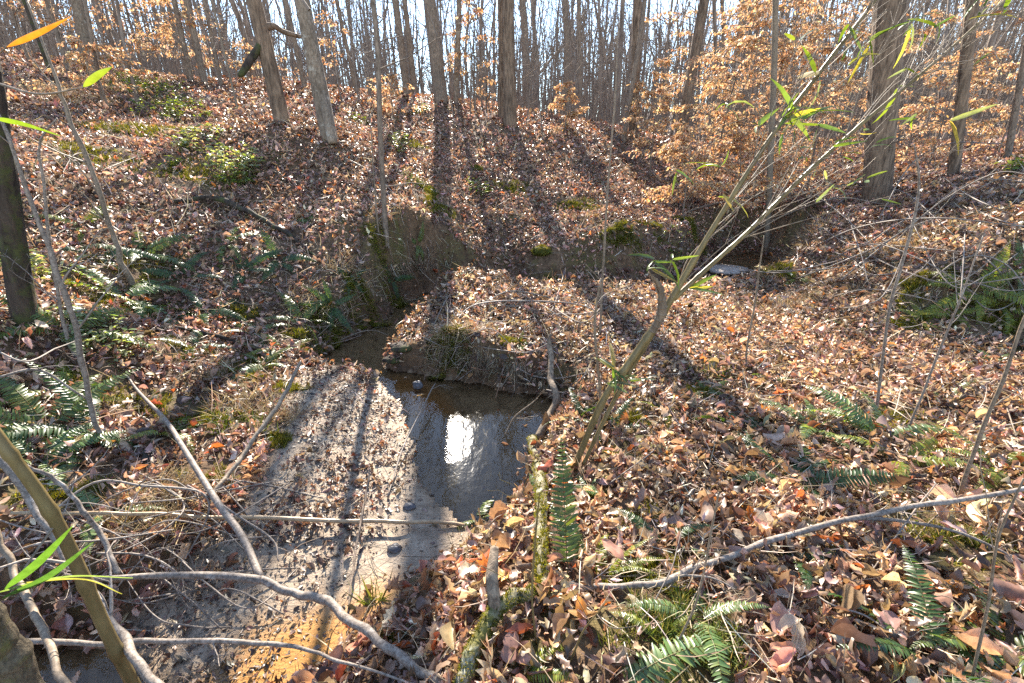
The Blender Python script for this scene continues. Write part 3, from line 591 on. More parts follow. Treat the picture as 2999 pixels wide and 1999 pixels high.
# woodland behind: separate trees of a few sizes
zones = [(330, 'tall bare tree in the woods over the left end of the ridge'), (700, 'bare tree against pale sky behind the left ridge'), (1000, 'bare tree crowded on the ridge behind the long-shadow tree'),
         (1290, 'bare grey tree in the woods behind the furrowed trunk'), (1600, 'bare tree far back in the hollow behind the orange beeches'), (2000, 'bare tree far back behind the orange leaves'), (9999, 'bare tree far back at the right behind the cane twigs')]
def woodland():
    n = 0; used = []
    for _ in range(4000):
        if n >= 250: break
        px = RNG.uniform(-330, 2680); Y = RNG.choice([RNG.uniform(9.5, 17), RNG.uniform(14, 30), RNG.uniform(26, 55)], p=[.10, .36, .54])
        if px > 1300 and Y < 11.5: continue
        x = (px - CX) / FPX * Y * 1.03; az = math.degrees(math.atan2(x, Y))
        if -9.6 < az < -6.8: continue
        if -3.4 < x + Y * .146 < 4.8 and Y < 27 and RNG.uniform() < .95: continue
        if any((x - a) ** 2 + (Y - b) ** 2 < .5 for a, b in used): continue
        used.append((x, Y)); k = int(RNG.choice([0, 1, 2, 3, 3, 4, 4, 5, 5])) if Y > 13 else int(RNG.choice([3, 4, 5, 4]))
        tm, cm, th, tr = (TPL if Y > 24 else HT)[k]; z = float(H(x, Y))
        lab = next(l for e, l in zones if px < e); slim = k in (3, 4)
        if slim: lab = lab.replace('bare', 'slim bare', 1)
        e = empty('bare_tree', (x, Y, z), lab, 'tree', lab.replace('tree', 'trees', 1))
        s = RNG.uniform(.8, 1.25); fat = s * RNG.uniform(.42, .85)
        e.scale = (fat, fat, s); lean = RNG.normal(0, .045, 2); e.rotation_euler = (lean[0], lean[1] - .0 * px, RNG.uniform(0, 6.28))
        twin('trunk', tm, e); twin('crown', cm, e); n += 1
woodland()

def far_woods():                  # the hillside beyond: stems and brush that read as one grey mass
    mb = MB()
    for i in range(1300):
        Y = RNG.uniform(36, 95); x = RNG.uniform(-1.15, 1.2) * Y
        z = float(H(x, Y)); h = RNG.uniform(7, 15); r = RNG.uniform(.05, .17)
        c = pick([(.9, .88, .86), (.62, .6, .6), (1.0, .8, .6)], [4, 3, 1], 1, .1)[0]
        p = spline([(x, Y, z - .2), (x + RNG.normal(0, .3), Y, z + h * .5), (x + RNG.normal(0, .6), Y, z + h)], 6)
        tube(mb, p, np.linspace(r, r * .3, 6), 5, c, cap=False)
        for k in range(9):
            t = RNG.uniform(.08, .95); a = p[int(t * 5)]; d = np.append(RNG.normal(0, 1, 2), RNG.uniform(.3, 1.4)); d /= np.linalg.norm(d); L = RNG.uniform(1.2, 3.5)
            q = spline([a, a + d * L * .5 + RNG.normal(0, .1, 3), a + d * L + (0, 0, .3)], 5); tube(mb, q, np.linspace(r * .35, .012, 5), 3, c, cap=False)
            for kk in range(3):
                a2 = q[RNG.integers(1, 5)]; d2 = d + RNG.normal(0, .6, 3); d2 /= np.linalg.norm(d2); tube(mb, np.array([a2, a2 + d2 * L * .25, a2 + d2 * L * .5 + (0, 0, .1)]), (.018, .012, .007), 3, c, cap=False)
    tag(mb.build('distant_woods', M['bark_far']), kind='stuff')
    mb = MB()                     # knee-high brush and thin whips filling the gaps between the trunks
    for i in range(2300):
        Y = RNG.uniform(11, 40); px = RNG.uniform(-200, 2550)
        if px > 1300 and Y < 14: continue
        x = (px - CX) / FPX * Y * 1.03
        if -1.2 < x + Y * .146 < .3 and Y < 26: continue
        z = float(H(x, Y)); h = RNG.uniform(.8, 4.5) * (1 if Y < 20 else 1.8); lean = RNG.normal(0, .18, 2) * h
        p = spline([(x, Y, z - .05), (x + lean[0] * .3, Y + lean[1] * .3, z + h * .5), (x + lean[0], Y + lean[1], z + h)], 6)
        tube(mb, p, np.linspace(.005 + .0032 * h, .003, 6), 4, (1, .95, .9), cap=False)
        for k in range(int(3 + h * 2)):
            a = p[RNG.integers(1, 6)]; d = np.append(RNG.normal(0, 1, 2), RNG.uniform(.0, .9)); d /= np.linalg.norm(d); L = RNG.uniform(.3, .9)
            tube(mb, np.array([a, a + d * L * .5, a + d * L + (0, 0, .05)]), (.005, .004, .002), 3, (.95, .9, .85), cap=False)
    tag(mb.build('woodland_brush', M['bark_far']), kind='stuff')
far_woods()

# ------------------------------------------------------------------ young beeches that keep their orange leaves
OPAL = [(.60, .36, .18), (.62, .44, .27), (.52, .27, .12), (.60, .49, .35), (.42, .28, .18)]
def beech(px, py, Y, hpx, wpx, nleaf, label, lo=.05, mode=0, lsize=.066, group=None, pal=OPAL):
    """px,py: foot in the picture; hpx: height, wpx: spread (picture units at its distance)"""
    b = G(px, py) if Y is None else atY(px, py, Y); b[2] = float(H(b[0], b[1])); Y = b[1]; u = Y / FPX * 1.05
    h = hpx * u; w = wpx * u; e = empty('beech_sapling', b, label, 'tree', group)
    lean = RNG.normal(0, .06, 2) * h
    path = spline([b - (0, 0, .05), b + (lean[0] * .3, lean[1] * .3, h * .5), b + (lean[0], lean[1], h)], 30); r = .008 + .006 * h
    mb = MB(); tube(mb, path, np.linspace(r, .003, 30), 8, bump=.05); mb.build('trunk', M['bark_grey'], e, b)
    mb = MB(); P = []; D = []
    nb = max(16, int(nleaf / 30))
    for k in range(nb):
        t = lo + (1 - lo) * (k + RNG.uniform()) / nb; a = path[min(int(t * 29), 29)]; th = RNG.uniform(0, 6.283)
        L = w * .55 * RNG.uniform(.5, 1.15) * (1.12 - t * .75); d = np.array((math.cos(th), math.sin(th), RNG.uniform(-.1, .35)))
        q = spline([a, a + d * L * .5 + (0, 0, .03), a + d * L + (0, 0, RNG.uniform(-.15, .1) * L)], 9); tube(mb, q, np.linspace(r * .35, .0018, 9), 4, cap=False)
        for s in range(9):
            i = RNG.integers(2, 9); sd = np.array((math.cos(th + RNG.choice([-1, 1]) * .8), math.sin(th + RNG.choice([-1, 1]) * .8), RNG.uniform(-.15, .15))); l2 = L * RNG.uniform(.2, .5)
            qq = spline([q[i], q[i] + sd * l2 * .5, q[i] + sd * l2 - (0, 0, .1 * l2)], 6); tube(mb, qq, np.linspace(.0028, .0012, 6), 3, cap=False)
            for z in range(int(nleaf * 3 / nb / 10) + 1):
                j = RNG.uniform(.6, 4.99); P.append(qq[int(j)] + (qq[int(j) + 1] - qq[int(j)]) * (j % 1) + RNG.normal(0, .02, 3)); D.append(sd)
        for z in range(int(nleaf * 3 / nb / 10) + 1): P.append(q[RNG.integers(3, 9)] + RNG.normal(0, .03, 3)); D.append(d)
    mb.build('crown', M['bark_grey'], e, b)
    P = np.array(P); D = np.array(D); n = len(P); mb = MB()
    X = D + RNG.normal(0, .5, (n, 3)) + np.array((0, 0, -.75)); Z = rvec(n) + np.array((0, 0, .8))
    L = RNG.uniform(.7, 1.25, n) * lsize
    blades(mb, P, X, Z, L, L * RNG.uniform(.32, .5, n), MID, RNG.normal(0, .7, n), RNG.normal(.3, .3, n), RNG.normal(0, .5, n), 3, pick(pal, [4, 3, 2, 3, 2], n, .2))
    mb.build('foliage', M['beech'], e, b)
for a in [
    (1640, 372, 9.6, 360, 260, 1500, 'orange-leaved young beech in front of the leaning brown trunk'),
    (1500, 330, 10.5, 170, 130, 420, 'small orange beech beside the thin leaning dark trunk', .25),
    (1575, 440, 8.2, 180, 190, 600, 'low orange beech spreading over the far slope left of the cane', .2),
    (1760, 370, 10.2, 420, 280, 1500, 'tall orange-leaved beech behind the slim tan trunk crossed by cane'),
    (1860, 400, 9.2, 300, 220, 900, 'dense orange beech immediately left of the biggest trunk'),
    (1930, 360, 12.5, 380, 260, 900, 'far orange beech seen past the left side of the biggest trunk'),
    (2130, 390, 9.5, 210, 190, 600, 'orange beech between the biggest trunk and the brown trunk right of it'),
    (2290, 360, 9.8, 160, 210, 500, 'sparse orange beech near the right edge behind cane twigs'),
    (1690, 300, 15, 320, 260, 1100, 'pale orange beech high behind the broad upright trunk'),
    (1560, 300, 14, 330, 220, 500, 'tall thin orange beech behind the tan lit trunk', .3),
    (1300, 262, 12.2, 90, 80, 380, 'small bright orange beech at the foot of the lone straight grey trunk', .1),
    (1090, 238, 13, 230, 90, 300, 'narrow pale orange beech behind the thinner twin of the furrowed trunk', .1),
    (1062, 236, 14, 300, 50, 130, 'tall wispy orange beech right of the long-shadow tree', .2),
    (900, 235, 11, 80, 110, 160, 'knee-high orange beech sprig at foot of the close pair of trunks', .2),
    (330, 172, 13, 330, 330, 1500, 'wide tan-leaved beech spreading over the left ridge crest', .12),
    (430, 176, 12.5, 150, 170, 420, 'small tan-leaved beech on crest right of the wide one', .15),
    (240, 215, 9.0, 120, 170, 380, 'low tan-leaved beech below the vine trunk', .3),
    (80, 180, 11, 330, 230, 750, 'orange-leaved beech in the upper left corner', .2),
    (790, 205, 13, 190, 110, 120, 'sparse pale beech with few leaves behind the lichened trunk', .2),
    (1700, 430, 9.0, 150, 260, 900, 'low spreading orange beech under the tall one behind the slim tan trunk', .1),
    (1480, 300, 12.5, 150, 120, 420, 'pale orange beech at the foot of the tan lit trunk', .15),
    (2080, 360, 12, 260, 260, 700, 'far orange beech seen past the right side of the biggest trunk'),
    (1820, 330, 13.5, 420, 300, 1000, 'tallest pale orange beech deep behind the dense one'),
    (2230, 330, 12, 300, 260, 600, 'tall sparse orange beech far behind the brown trunk at right'),
    (600, 185, 14, 60, 200, 160, 'knee-high tan beech sprays on the crest behind the dark brown trunk', .2)]:
    beech(*a)

# ------------------------------------------------------------------ ferns
def frond_mesh(L, npair, wid, arch, tipup=0.0, lean=0.0):
    mb = MB(); n = 26; s = np.linspace(0, 1, n)
    a = np.linspace(.95, .95 - arch, n); dx = np.cos(a); dz = np.sin(a)
    x = np.concatenate([[0], np.cumsum(dx[:-1])]) * L / n; z = np.concatenate([[0], np.cumsum(dz[:-1])]) * L / n; y = lean * L * s ** 2
    path = np.stack([x, y, z], -1)
    tube(mb, path, np.linspace(.0022, .0007, n), 4, (.11, .10, .03), cap=False)
    t = np.gradient(path, axis=0); t /= np.linalg.norm(t, axis=1, keepdims=True)
    u = np.linspace(.13, .985, npair); idx = u * (n - 1); i0 = np.clip(idx.astype(int), 0, n - 2); f = (idx - i0)[:, None]
    P = path[i0] * (1 - f) + path[i0 + 1] * f; T = t[i0]
    Yd = np.array((0, 1., 0)); Zd = np.cross(T, Yd)
    w = wid * np.clip(np.minimum(.55 + 1.6 * u, 1.0) * (1 - u ** 2.6) + .06, 0, 1)
    for sg in (-1, 1):
        X = T * .32 + sg * Yd + RNG.normal(0, .06, (npair, 3)); Z = -Zd * 1 + RNG.normal(0, .16, (npair, 3)); Z = np.where((Z[:, 2:3] < 0), -Z, Z)
        g = pick([(.075, .115, .03), (.055, .095, .03), (.10, .13, .035)], [3, 2, 2], npair, .12)
        blades(mb, P, X, Z, w, L / npair * .80 * np.clip(w / wid + .3, .5, 1), [(0, .35), (.12, 1.0), (.5, .85), (.82, .5), (1, .05)], RNG.normal(-.45, .2, npair), RNG.normal(.15, .1, npair), RNG.normal(0, .2, npair), 3, g, side=.08)
    return mb
FM = {}
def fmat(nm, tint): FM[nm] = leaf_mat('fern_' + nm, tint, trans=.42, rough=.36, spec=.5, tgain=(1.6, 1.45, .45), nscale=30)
fmat('green', (1.35, 1.25, 1.0)); fmat('dark', (.62, .82, .8)); fmat('yellow', (2.3, 1.8, .8)); fmat('pale', (1.75, 1.75, 2.0))  # dark tint puts shade into the frond colour, yellow tint puts in backlight
FR = {}
for nm in FM:
    FR[nm] = [frond_mesh(.42, 29, .05, a, lean=l).mesh('frond', FM[nm]) for a, l in ((1.1, .05), (1.35, -.1), (.8, .12), (1.6, .0))]
FR['upright'] = [frond_mesh(.50, 27, .058, a, lean=l).mesh('frond', FM['green']) for a, l in ((.30, .02), (.35, -.03), (.5, .05), (.25, 0))]
def fern(px, py, size, n, kind, label, spread=None, face=None, up=0.0, h=0.0):
    size *= 1.28 if px < 700 else 1.0; p = G(px, py); p[2] -= .005; e = empty('fern', p, label, 'fern'); nr = Vector(HN(p[0], p[1], .15)); q0 = Vector((0, 0, 1)).rotation_difference(nr)
    a0 = RNG.uniform(0, 6.28)
    for k in range(n):
        o = twin('frond', FR[kind][int(RNG.integers(0, 4))], e)
        az = (a0 + k * 6.283 / n + RNG.normal(0, .3)) if face is None else R(face) + RNG.normal(0, 1) * R(spread or 30)
        o.rotation_mode = 'QUATERNION'
        o.rotation_quaternion = q0 @ Quaternion((0, 0, 1), az) @ Quaternion((0, 1, 0), RNG.uniform(.05, .5) - up) @ Quaternion((1, 0, 0), RNG.normal(0, .3))
        s = size * RNG.uniform(.75, 1.15); o.scale = (s, s, s)
for a in [
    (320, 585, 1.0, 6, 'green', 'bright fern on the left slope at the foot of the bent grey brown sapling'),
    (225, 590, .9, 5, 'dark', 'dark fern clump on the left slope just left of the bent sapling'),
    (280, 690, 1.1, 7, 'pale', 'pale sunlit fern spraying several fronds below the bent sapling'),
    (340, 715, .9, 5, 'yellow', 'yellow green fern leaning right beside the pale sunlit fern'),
    (190, 520, .8, 3, 'yellow', 'yellow lit fern frond near the dark left trunk'),
    (470, 720, .8, 5, 'dark', 'dim green fern in the shade midway up the left bank'),
    (440, 800, .8, 5, 'dark', 'dark blue green fern above the dry grass on the left bank'),
    (575, 765, .75, 5, 'green', 'small bright fern low on the left bank near the creek bend'),
    (645, 805, .6, 4, 'yellow', 'small yellowish fern hanging at the brink above the creek bend'),
    (610, 840, .7, 5, 'green', 'fern on the brink above the pointed leaning stick'),
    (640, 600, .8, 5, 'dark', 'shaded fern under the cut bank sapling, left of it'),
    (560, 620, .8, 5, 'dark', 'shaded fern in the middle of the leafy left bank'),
    (715, 510, .7, 4, 'pale', 'pale arching fern frond near the fallen bough on the left slope'),
    (960, 560, .7, 5, 'green', 'fern hanging from the top lip of the bare cut bank'),
    (760, 700, .9, 6, 'dark', 'broad dark fern on the steep bank above the creek bend'),
    (690, 740, .8, 5, 'green', 'green fern on the steep bank left of the broad dark one'),
    (900, 640, .8, 5, 'dark', 'fern hanging over the cut bank beside its bare soil face'),
    (800, 640, .7, 5, 'dark', 'fern drooping from the bank left of the bare soil face'),
    (140, 910, .8, 3, 'yellow', 'single yellow green fern frond lying in litter at left'),
    (110, 985, 1.1, 7, 'green', 'large fern clump in the litter at the left edge'),
    (200, 990, 1.0, 6, 'dark', 'dark fern clump touching the thin leaning stem at left'),
    (90, 1060, .9, 5, 'pale', 'pale fern low behind the crossing branches at left'),
    (230, 1180, .6, 4, 'pale', 'pale fern just above the long tan cane at left'),
    (400, 1000, .6, 4, 'yellow', 'small fern beside the pale forked branch at left'),
    (1305, 1335, 1.15, 1, 'upright', 'tall upright fern standing beside the mossy log in front', 4, 89, .15),
    (1345, 1310, .6, 2, 'upright', 'half-height upright fern close behind the tall upright one', 18, 80, .1),
    (1385, 1330, .6, 4, 'yellow', 'short fern tucked right of the tall upright fern', 45, 60, .2),
    (1245, 1150, .55, 2, 'pale', 'thin pale frond lying along the mossy log', 20, 90, .1),
    (1350, 1120, .55, 4, 'pale', 'small pale fern at the foot of the leaning cane'),
    (1330, 960, .7, 5, 'dark', 'dark ferns in the shade right of the dead snag'),
    (1395, 985, .7, 5, 'dark', 'dark fern under the leaning cane, right of its foot'),
    (1100, 1195, .6, 3, 'green', 'fern fronds drooping over the lower edge of the pool'),
    (1190, 790, .5, 4, 'yellow', 'bright yellow green fern on the little bank beside the pool'),
    (1400, 1600, 1.0, 1, 'pale', 'big close frond with wide pinnae along the bottom edge', 7, -2, .1),
    (1200, 1545, .5, 2, 'yellow', 'small yellow frond at the bottom beside the lichen log', 20, 10, .1),
    (1525, 1255, .6, 4, 'dark', 'shaded fern in the litter above the long grey branch'),
    (1600, 1420, .7, 4, 'pale', 'backlit fern frond below the long grey branch'),
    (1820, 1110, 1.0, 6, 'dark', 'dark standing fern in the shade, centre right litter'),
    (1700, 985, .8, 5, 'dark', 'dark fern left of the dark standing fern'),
    (1520, 945, .6, 4, 'yellow', 'yellow green fern in litter right of the leaning cane'),
    (1620, 900, .6, 4, 'green', 'green fern among pale litter near the thin upright stem'),
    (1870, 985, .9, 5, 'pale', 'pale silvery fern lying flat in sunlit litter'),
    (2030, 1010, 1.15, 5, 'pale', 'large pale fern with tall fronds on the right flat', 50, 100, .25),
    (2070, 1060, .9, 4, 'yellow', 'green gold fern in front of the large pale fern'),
    (1770, 880, .5, 3, 'pale', 'tiny pale fern frond on the sunlit flat'),
    (1960, 760, .7, 5, 'green', 'fern at the foot of the right bank, left end'),
    (2120, 735, .7, 5, 'yellow', 'fern at the foot of the right bank beside the thin upright stem'),
    (1830, 640, .7, 4, 'yellow', 'fern hanging from the mossy hump at the far creek bend'),
    (2240, 665, 1.2, 7, 'yellow', 'large bright yellow green fern spilling down the right bank'),
    (2300, 700, 1.1, 6, 'yellow', 'bright fern on the right bank just below the large bright one'),
    (2190, 720, .8, 5, 'yellow', 'smaller bright fern at bank foot left of the large bright one'),
    (2330, 620, 1.0, 6, 'green', 'green fern high on the right bank at the picture edge'),
    (520, 560, .8, 5, 'green', 'green fern on the left slope below the fallen bough'),
    (150, 760, 1.0, 6, 'green', 'green fern beside the foot of the dark left trunk'),
    (420, 640, .8, 5, 'dark', 'dark fern between the bent sapling and the shaded bank ferns'),
    (2280, 840, .8, 4, 'pale', 'arching pale fern at the right edge of the flat'),
    (2180, 915, .7, 4, 'green', 'mid green fern on the flat near the right edge'),
    (2300, 1080, .9, 5, 'yellow', 'sunlit fern at the right edge above the long grey branch'),
    (1840, 1290, .6, 4, 'dark', 'dark leafy fern just below the long grey branch'),
    (2150, 1530, 1.0, 6, 'dark', 'dark fern at the bottom, right of centre'),
    (2290, 1500, 1.0, 6, 'green', 'green fern in the bottom right corner'),
    (1520, 1470, .5, 3, 'yellow', 'small fern in the bright moss below the long grey branch')]:
    fern(*a)

# ------------------------------------------------------------------ moss, grass and low greenery
YG = [(.15, .15, .018), (.20, .19, .03), (.09, .10, .015), (.24, .20, .05)]
def blade_patch(mb, px, py, rx, ry, n, L, pal, wts=None, wd=.10, zup=.9, spread=.6, clump=True):
    c = G(px, py); a = RNG.uniform(0, 6.283, n); r = np.sqrt(RNG.uniform(0, 1, n)) * (.75 + .35 * np.sin(a * 3 + px))
    x = c[0] + rx * r * np.cos(a); y = c[1] + ry * r * np.sin(a); k = fbm(x * 9, y * 9, 81, 2) > (-.12 if clump else -9); x, y = x[k], y[k]; n = len(x)
    nr = HN(x, y, .06); X = nr * zup + RNG.normal(0, spread, (n, 3)) * np.array((1, 1, .4)); Ls = L * RNG.uniform(.5, 1.3, n)
    blades(mb, np.stack([x, y, H(x, y) - .003], -1), X, rvec(n), Ls, Ls * wd, [(0, 1), (.5, .8), (1, .1)], RNG.normal(0, .9, n), 0, 0, 2, pick(pal, wts or [3, 2, 2, 1], n, .2))
mb = MB()
for px, py, rx, ry, n, L in GREEN:
    if n: blade_patch(mb, px, py, rx, ry, int(n * 2.2), L * 1.15, YG)
tag(mb.build('moss', M['moss']), kind='stuff')
mb = MB()
GR = [(.12, .15, .02), (.19, .19, .035), (.07, .11, .02), (.30, .24, .08)]
for px, py, rx, ry, n, L in [(1530, 1430, .22, .13, 1500, .06), (1600, 1480, .15, .1, 700, .06), (860, 1385, .04, .03, 40, .12), (900, 1470, .05, .04, 90, .05), (1640, 860, .2, .12, 200, .09), (950, 420, .3, .3, 400, .12), (560, 980, .25, .15, 300, .09), (2200, 1240, .2, .12, 400, .06)]:
    blade_patch(mb, px, py, rx, ry, n, L, GR, wd=.06, spread=.5)
DR = [(.40, .31, .19), (.30, .22, .13), (.20, .14, .085), (.45, .38, .27)]
for px, py, rx, ry, n, L in [(560, 930, .3, .2, 900, .14), (640, 960, .14, .14, 700, .12), (480, 860, .25, .15, 400, .14), (330, 1160, .22, .12, 600, .14), (420, 1120, .2, .1, 500, .13), (380, 1220, .25, .10, 700, .15), (900, 560, .4, .12, 350, .18), (800, 620, .3, .2, 400, .2), (960, 540, .25, .12, 300, .16), (1060, 755, .2, .12, 900, .14), (1010, 775, .12, .1, 500, .14), (1130, 760, .15, .1, 400, .09), (1850, 560, .5, .3, 900, .22), (1750, 640, .2, .15, 400, .15),
    (1850, 700, .5, .2, 900, .14), (1760, 720, .4, .15, 600, .12), (1350, 500, .5, .3, 900, .14), (700, 690, .3, .2, 600, .18), (250, 200, 1.2, .8, 1500, .25), (600, 175, 1.5, .5, 900, .2), (2200, 1200, .3, .12, 500, .08), (2100, 560, .8, .3, 900, .2), (150, 230, .8, .6, 900, .25)]:
    blade_patch(mb, px, py, rx, ry, n, L, DR, wd=.022, spread=.75, zup=.5)
tag(mb.build('dry_grass', M['straw']), kind='stuff')

def mound(px, py, w, name, label, cat, mat, mossy=True, squash=.5, sink=.35):
    p = G(px, py); r = w / 2 / FPX * (p[1] * CP + (CAM_Z - p[2]) * SP); n, m = 26, 14; mb = MB()
    th = np.linspace(0, 2 * np.pi, n, endpoint=False)[None, :]; ph = np.linspace(-1.2, 1.56, m)[:, None]
    rr = r * (1 + .22 * fbm(np.cos(th) * np.cos(ph) * 1.6 + 3 + px, np.sin(th) * np.cos(ph) * 1.6 + ph * .7, 91, 3))
    V = np.stack([rr * np.cos(th) * np.cos(ph), rr * np.sin(th) * np.cos(ph) * .8, rr * np.sin(ph) * squash + 0 * th], -1) + p
    V[..., 2] += r * squash * (1 - 2 * sink) - .0
    i = np.arange(m - 1)[:, None] * n; j = np.arange(n)[None, :]; j2 = (j + 1) % n
    mb.add(V.reshape(-1, 3), np.stack([i + j, i + j2, i + n + j2, i + n + j], -1).reshape(-1, 4), (.1, .1, .015) if mossy else (1, 1, 1))
    if mossy:
        e = empty(name, p, label, cat); mb.build('stone', mat, e, p)
        b = MB(); Vf = V[3:].reshape(-1, 3); k = RNG.integers(0, len(Vf), 2600); nn = (Vf[k] - p); nn /= np.linalg.norm(nn, axis=1, keepdims=True)
        blades(b, Vf[k] + RNG.normal(0, r * .06, (len(k), 3)) - nn * .004, nn + RNG.normal(0, .5, (len(k), 3)), rvec(len(k)), RNG.uniform(.01, .024, len(k)), .004, [(0, 1), (.5, .8), (1, .1)], 0, 0, 0, 2, pick(YG, [3, 3, 1, 2], len(k), .2))
        b.build('moss_cushion', M['moss'], e, p)
    else: tag(mb.build(name, mat, None, p), label, cat)
mound(1244, 580, 46, 'mossy_stone', 'round cushion of yellow moss on a stone on the far slope', 'stone', M['moss'])
mound(1092, 390, 30, 'mossy_stone', 'small mossy stone lying in the long trunk shadow', 'stone', M['moss'])
mound(960, 890, 24, 'creek_stone', 'dark pointed stone at the upper end of the pool', 'stone', M['stone'], False, .9, .2)
mound(906, 1262, 34, 'creek_stone', 'smooth grey stone half buried in pale sand', 'stone', M['stone'], False)
mound(940, 1165, 30, 'creek_stone', 'dark wet stone in sand below the pool', 'stone', M['stone'], False)
for x, y, w, l in [(925, 800, 60, 'dark muddy clod at the creek bend, largest of three'), (955, 765, 44, 'dark muddy clod nearest the little grassy bank'), (905, 828, 50, 'flat dark clod at the waterline of the bend')]:
    mound(x, y, w, 'mud_clod', l, 'clod', M['bark_dark'], False, .35, .3)
mound(1668, 622, 100, 'gravel_bar', 'small pale gravel bar in the far creek bend', 'gravel bar', M['gravel'], False, .16, .3)

def leafy_plant(px, py, wpx, n, L, label, pal, hgt=.18, wd=.42):
    p = G(px, py); u = (p[1] * CP + (CAM_Z - p[2]) * SP) / FPX; w = wpx * u / 2; lf = MB(); st = lf
    for k in range(max(5, n // 8)):
        a, r = RNG.uniform(0, 6.28), w * math.sqrt(RNG.uniform()); x, y = p[0] + r * math.cos(a), p[1] + r * math.sin(a); b = np.array((x, y, float(H(x, y)) - .01)); hh = hgt * RNG.uniform(.6, 1.2)
        q = spline([b, b + (RNG.normal(0, .03), RNG.normal(0, .03), hh * .6), b + (RNG.normal(0, .06), RNG.normal(0, .06), hh)], 6); tube(st, q, np.linspace(.003, .0012, 6), 4, (.13, .1, .06), cap=False)
        m = 12; P = q[RNG.integers(1, 6, m)]; th = RNG.uniform(0, 6.28, m); X = np.stack([np.cos(th), np.sin(th), RNG.uniform(-.1, .6, m)], -1)
        Ls = L * RNG.uniform(.6, 1.2, m); blades(lf, P, X, np.array((0, 0, 1.)) + RNG.normal(0, .35, (m, 3)), Ls, Ls * wd, MID, RNG.normal(-.4, .3, m), .15, 0, 3, pick(pal, [3, 2, 2], m, .18))
    tag(lf.build('evergreen_shrub', M['cane_leaf'], None, p), label, 'plant', kind='thing')
GP = [(.15, .20, .04), (.21, .25, .06), (.10, .15, .05)]; GW = [(.26, .31, .14), (.34, .37, .22), (.16, .22, .07)]
for a in [(350, 215, 150, 500, .07, 'broad low evergreen patch high on the left slope', GP, .22), (395, 262, 160, 500, .07, 'evergreen patch in the middle of the left slope', GP, .2), (445, 325, 110, 260, .07, 'glossy pale green plant below the evergreen patches', GW, .16), (300, 190, 80, 160, .07, 'small evergreen near the ridge crest at left', GP, .2),
          (545, 395, 110, 380, .065, 'glossy whitish green shrub above the fallen bough', GW, .26), (545, 425, 60, 120, .07, 'dark green tuft under the glossy whitish shrub', GP, .14), (235, 780, 150, 420, .045, 'leafy green plant in sun on the left slope among ferns', GW, .16), (60, 640, 120, 260, .05, 'green leafy plant at the foot of the dark left trunk', GW, .2),
          (1100, 440, 60, 180, .06, 'dark green plant in the long trunk shadow', GP, .14), (970, 262, 50, 90, .07, 'green plant left of the foot of the long-shadow tree', GP, .16), (825, 285, 50, 90, .07, 'green plant on the slope right of the lichened trunk', GP, .16), (920, 350, 40, 120, .06, 'yellow green upright plant right of the crooked sapling', GW, .35), (400, 380, 40, 60, .06, 'mossy green tuft on the left slope', GP, .08), (1855, 300, 30, 40, .08, 'small green plant among orange leaves near the biggest trunk', GP, .3), (1560, 560, 70, 120, .05, 'green plant on the mossy bank by the far bend', GP, .12), (2330, 400, 50, 100, .07, 'green plant at the top of the right bank', GP, .2)]:
    leafy_plant(*a)

# ------------------------------------------------------------------ roots hanging from the cut banks
mb = MB()
for x0, y0, x1, y1, n, ln in [(880, 610, 1040, 600, 60, .3), (830, 655, 1010, 560, 45, .3), (690, 770, 830, 660, 80, .25), (985, 790, 1280, 870, 260, .2), (1380, 560, 1560, 560, 70, .35), (1780, 600, 1880, 600, 40, .3), (2050, 660, 2350, 660, 110, .35), (1560, 540, 1700, 540, 50, .3)]:
    for i in range(n):
        t = RNG.uniform(); b = G(x0 + (x1 - x0) * t + RNG.normal(0, 5), y0 + (y1 - y0) * t + RNG.normal(0, 7)); nr = HN(b[0], b[1], .08); d = np.array((nr[0], nr[1], 0)) * .12
        l = ln * RNG.uniform(.3, 1.1); q = spline([b, b + d * l * 1.5 + RNG.normal(0, .02, 3) - (0, 0, l * .35), b + d * l * 3 + RNG.normal(0, .5, 3) * l - (0, 0, l * .7)], 7)
        q[:, 2] = np.maximum(q[:, 2], H(q[:, 0], q[:, 1]) + .004); tube(mb, q, np.linspace(.005, .0012, 7) * RNG.uniform(.4, 1.6), 4, pick([(.26, .18, .11), (.17, .12, .075), (.40, .32, .22)], [3, 3, 2], 1)[0], cap=False)
tag(mb.build('hanging_roots', M['straw']), kind='stuff')

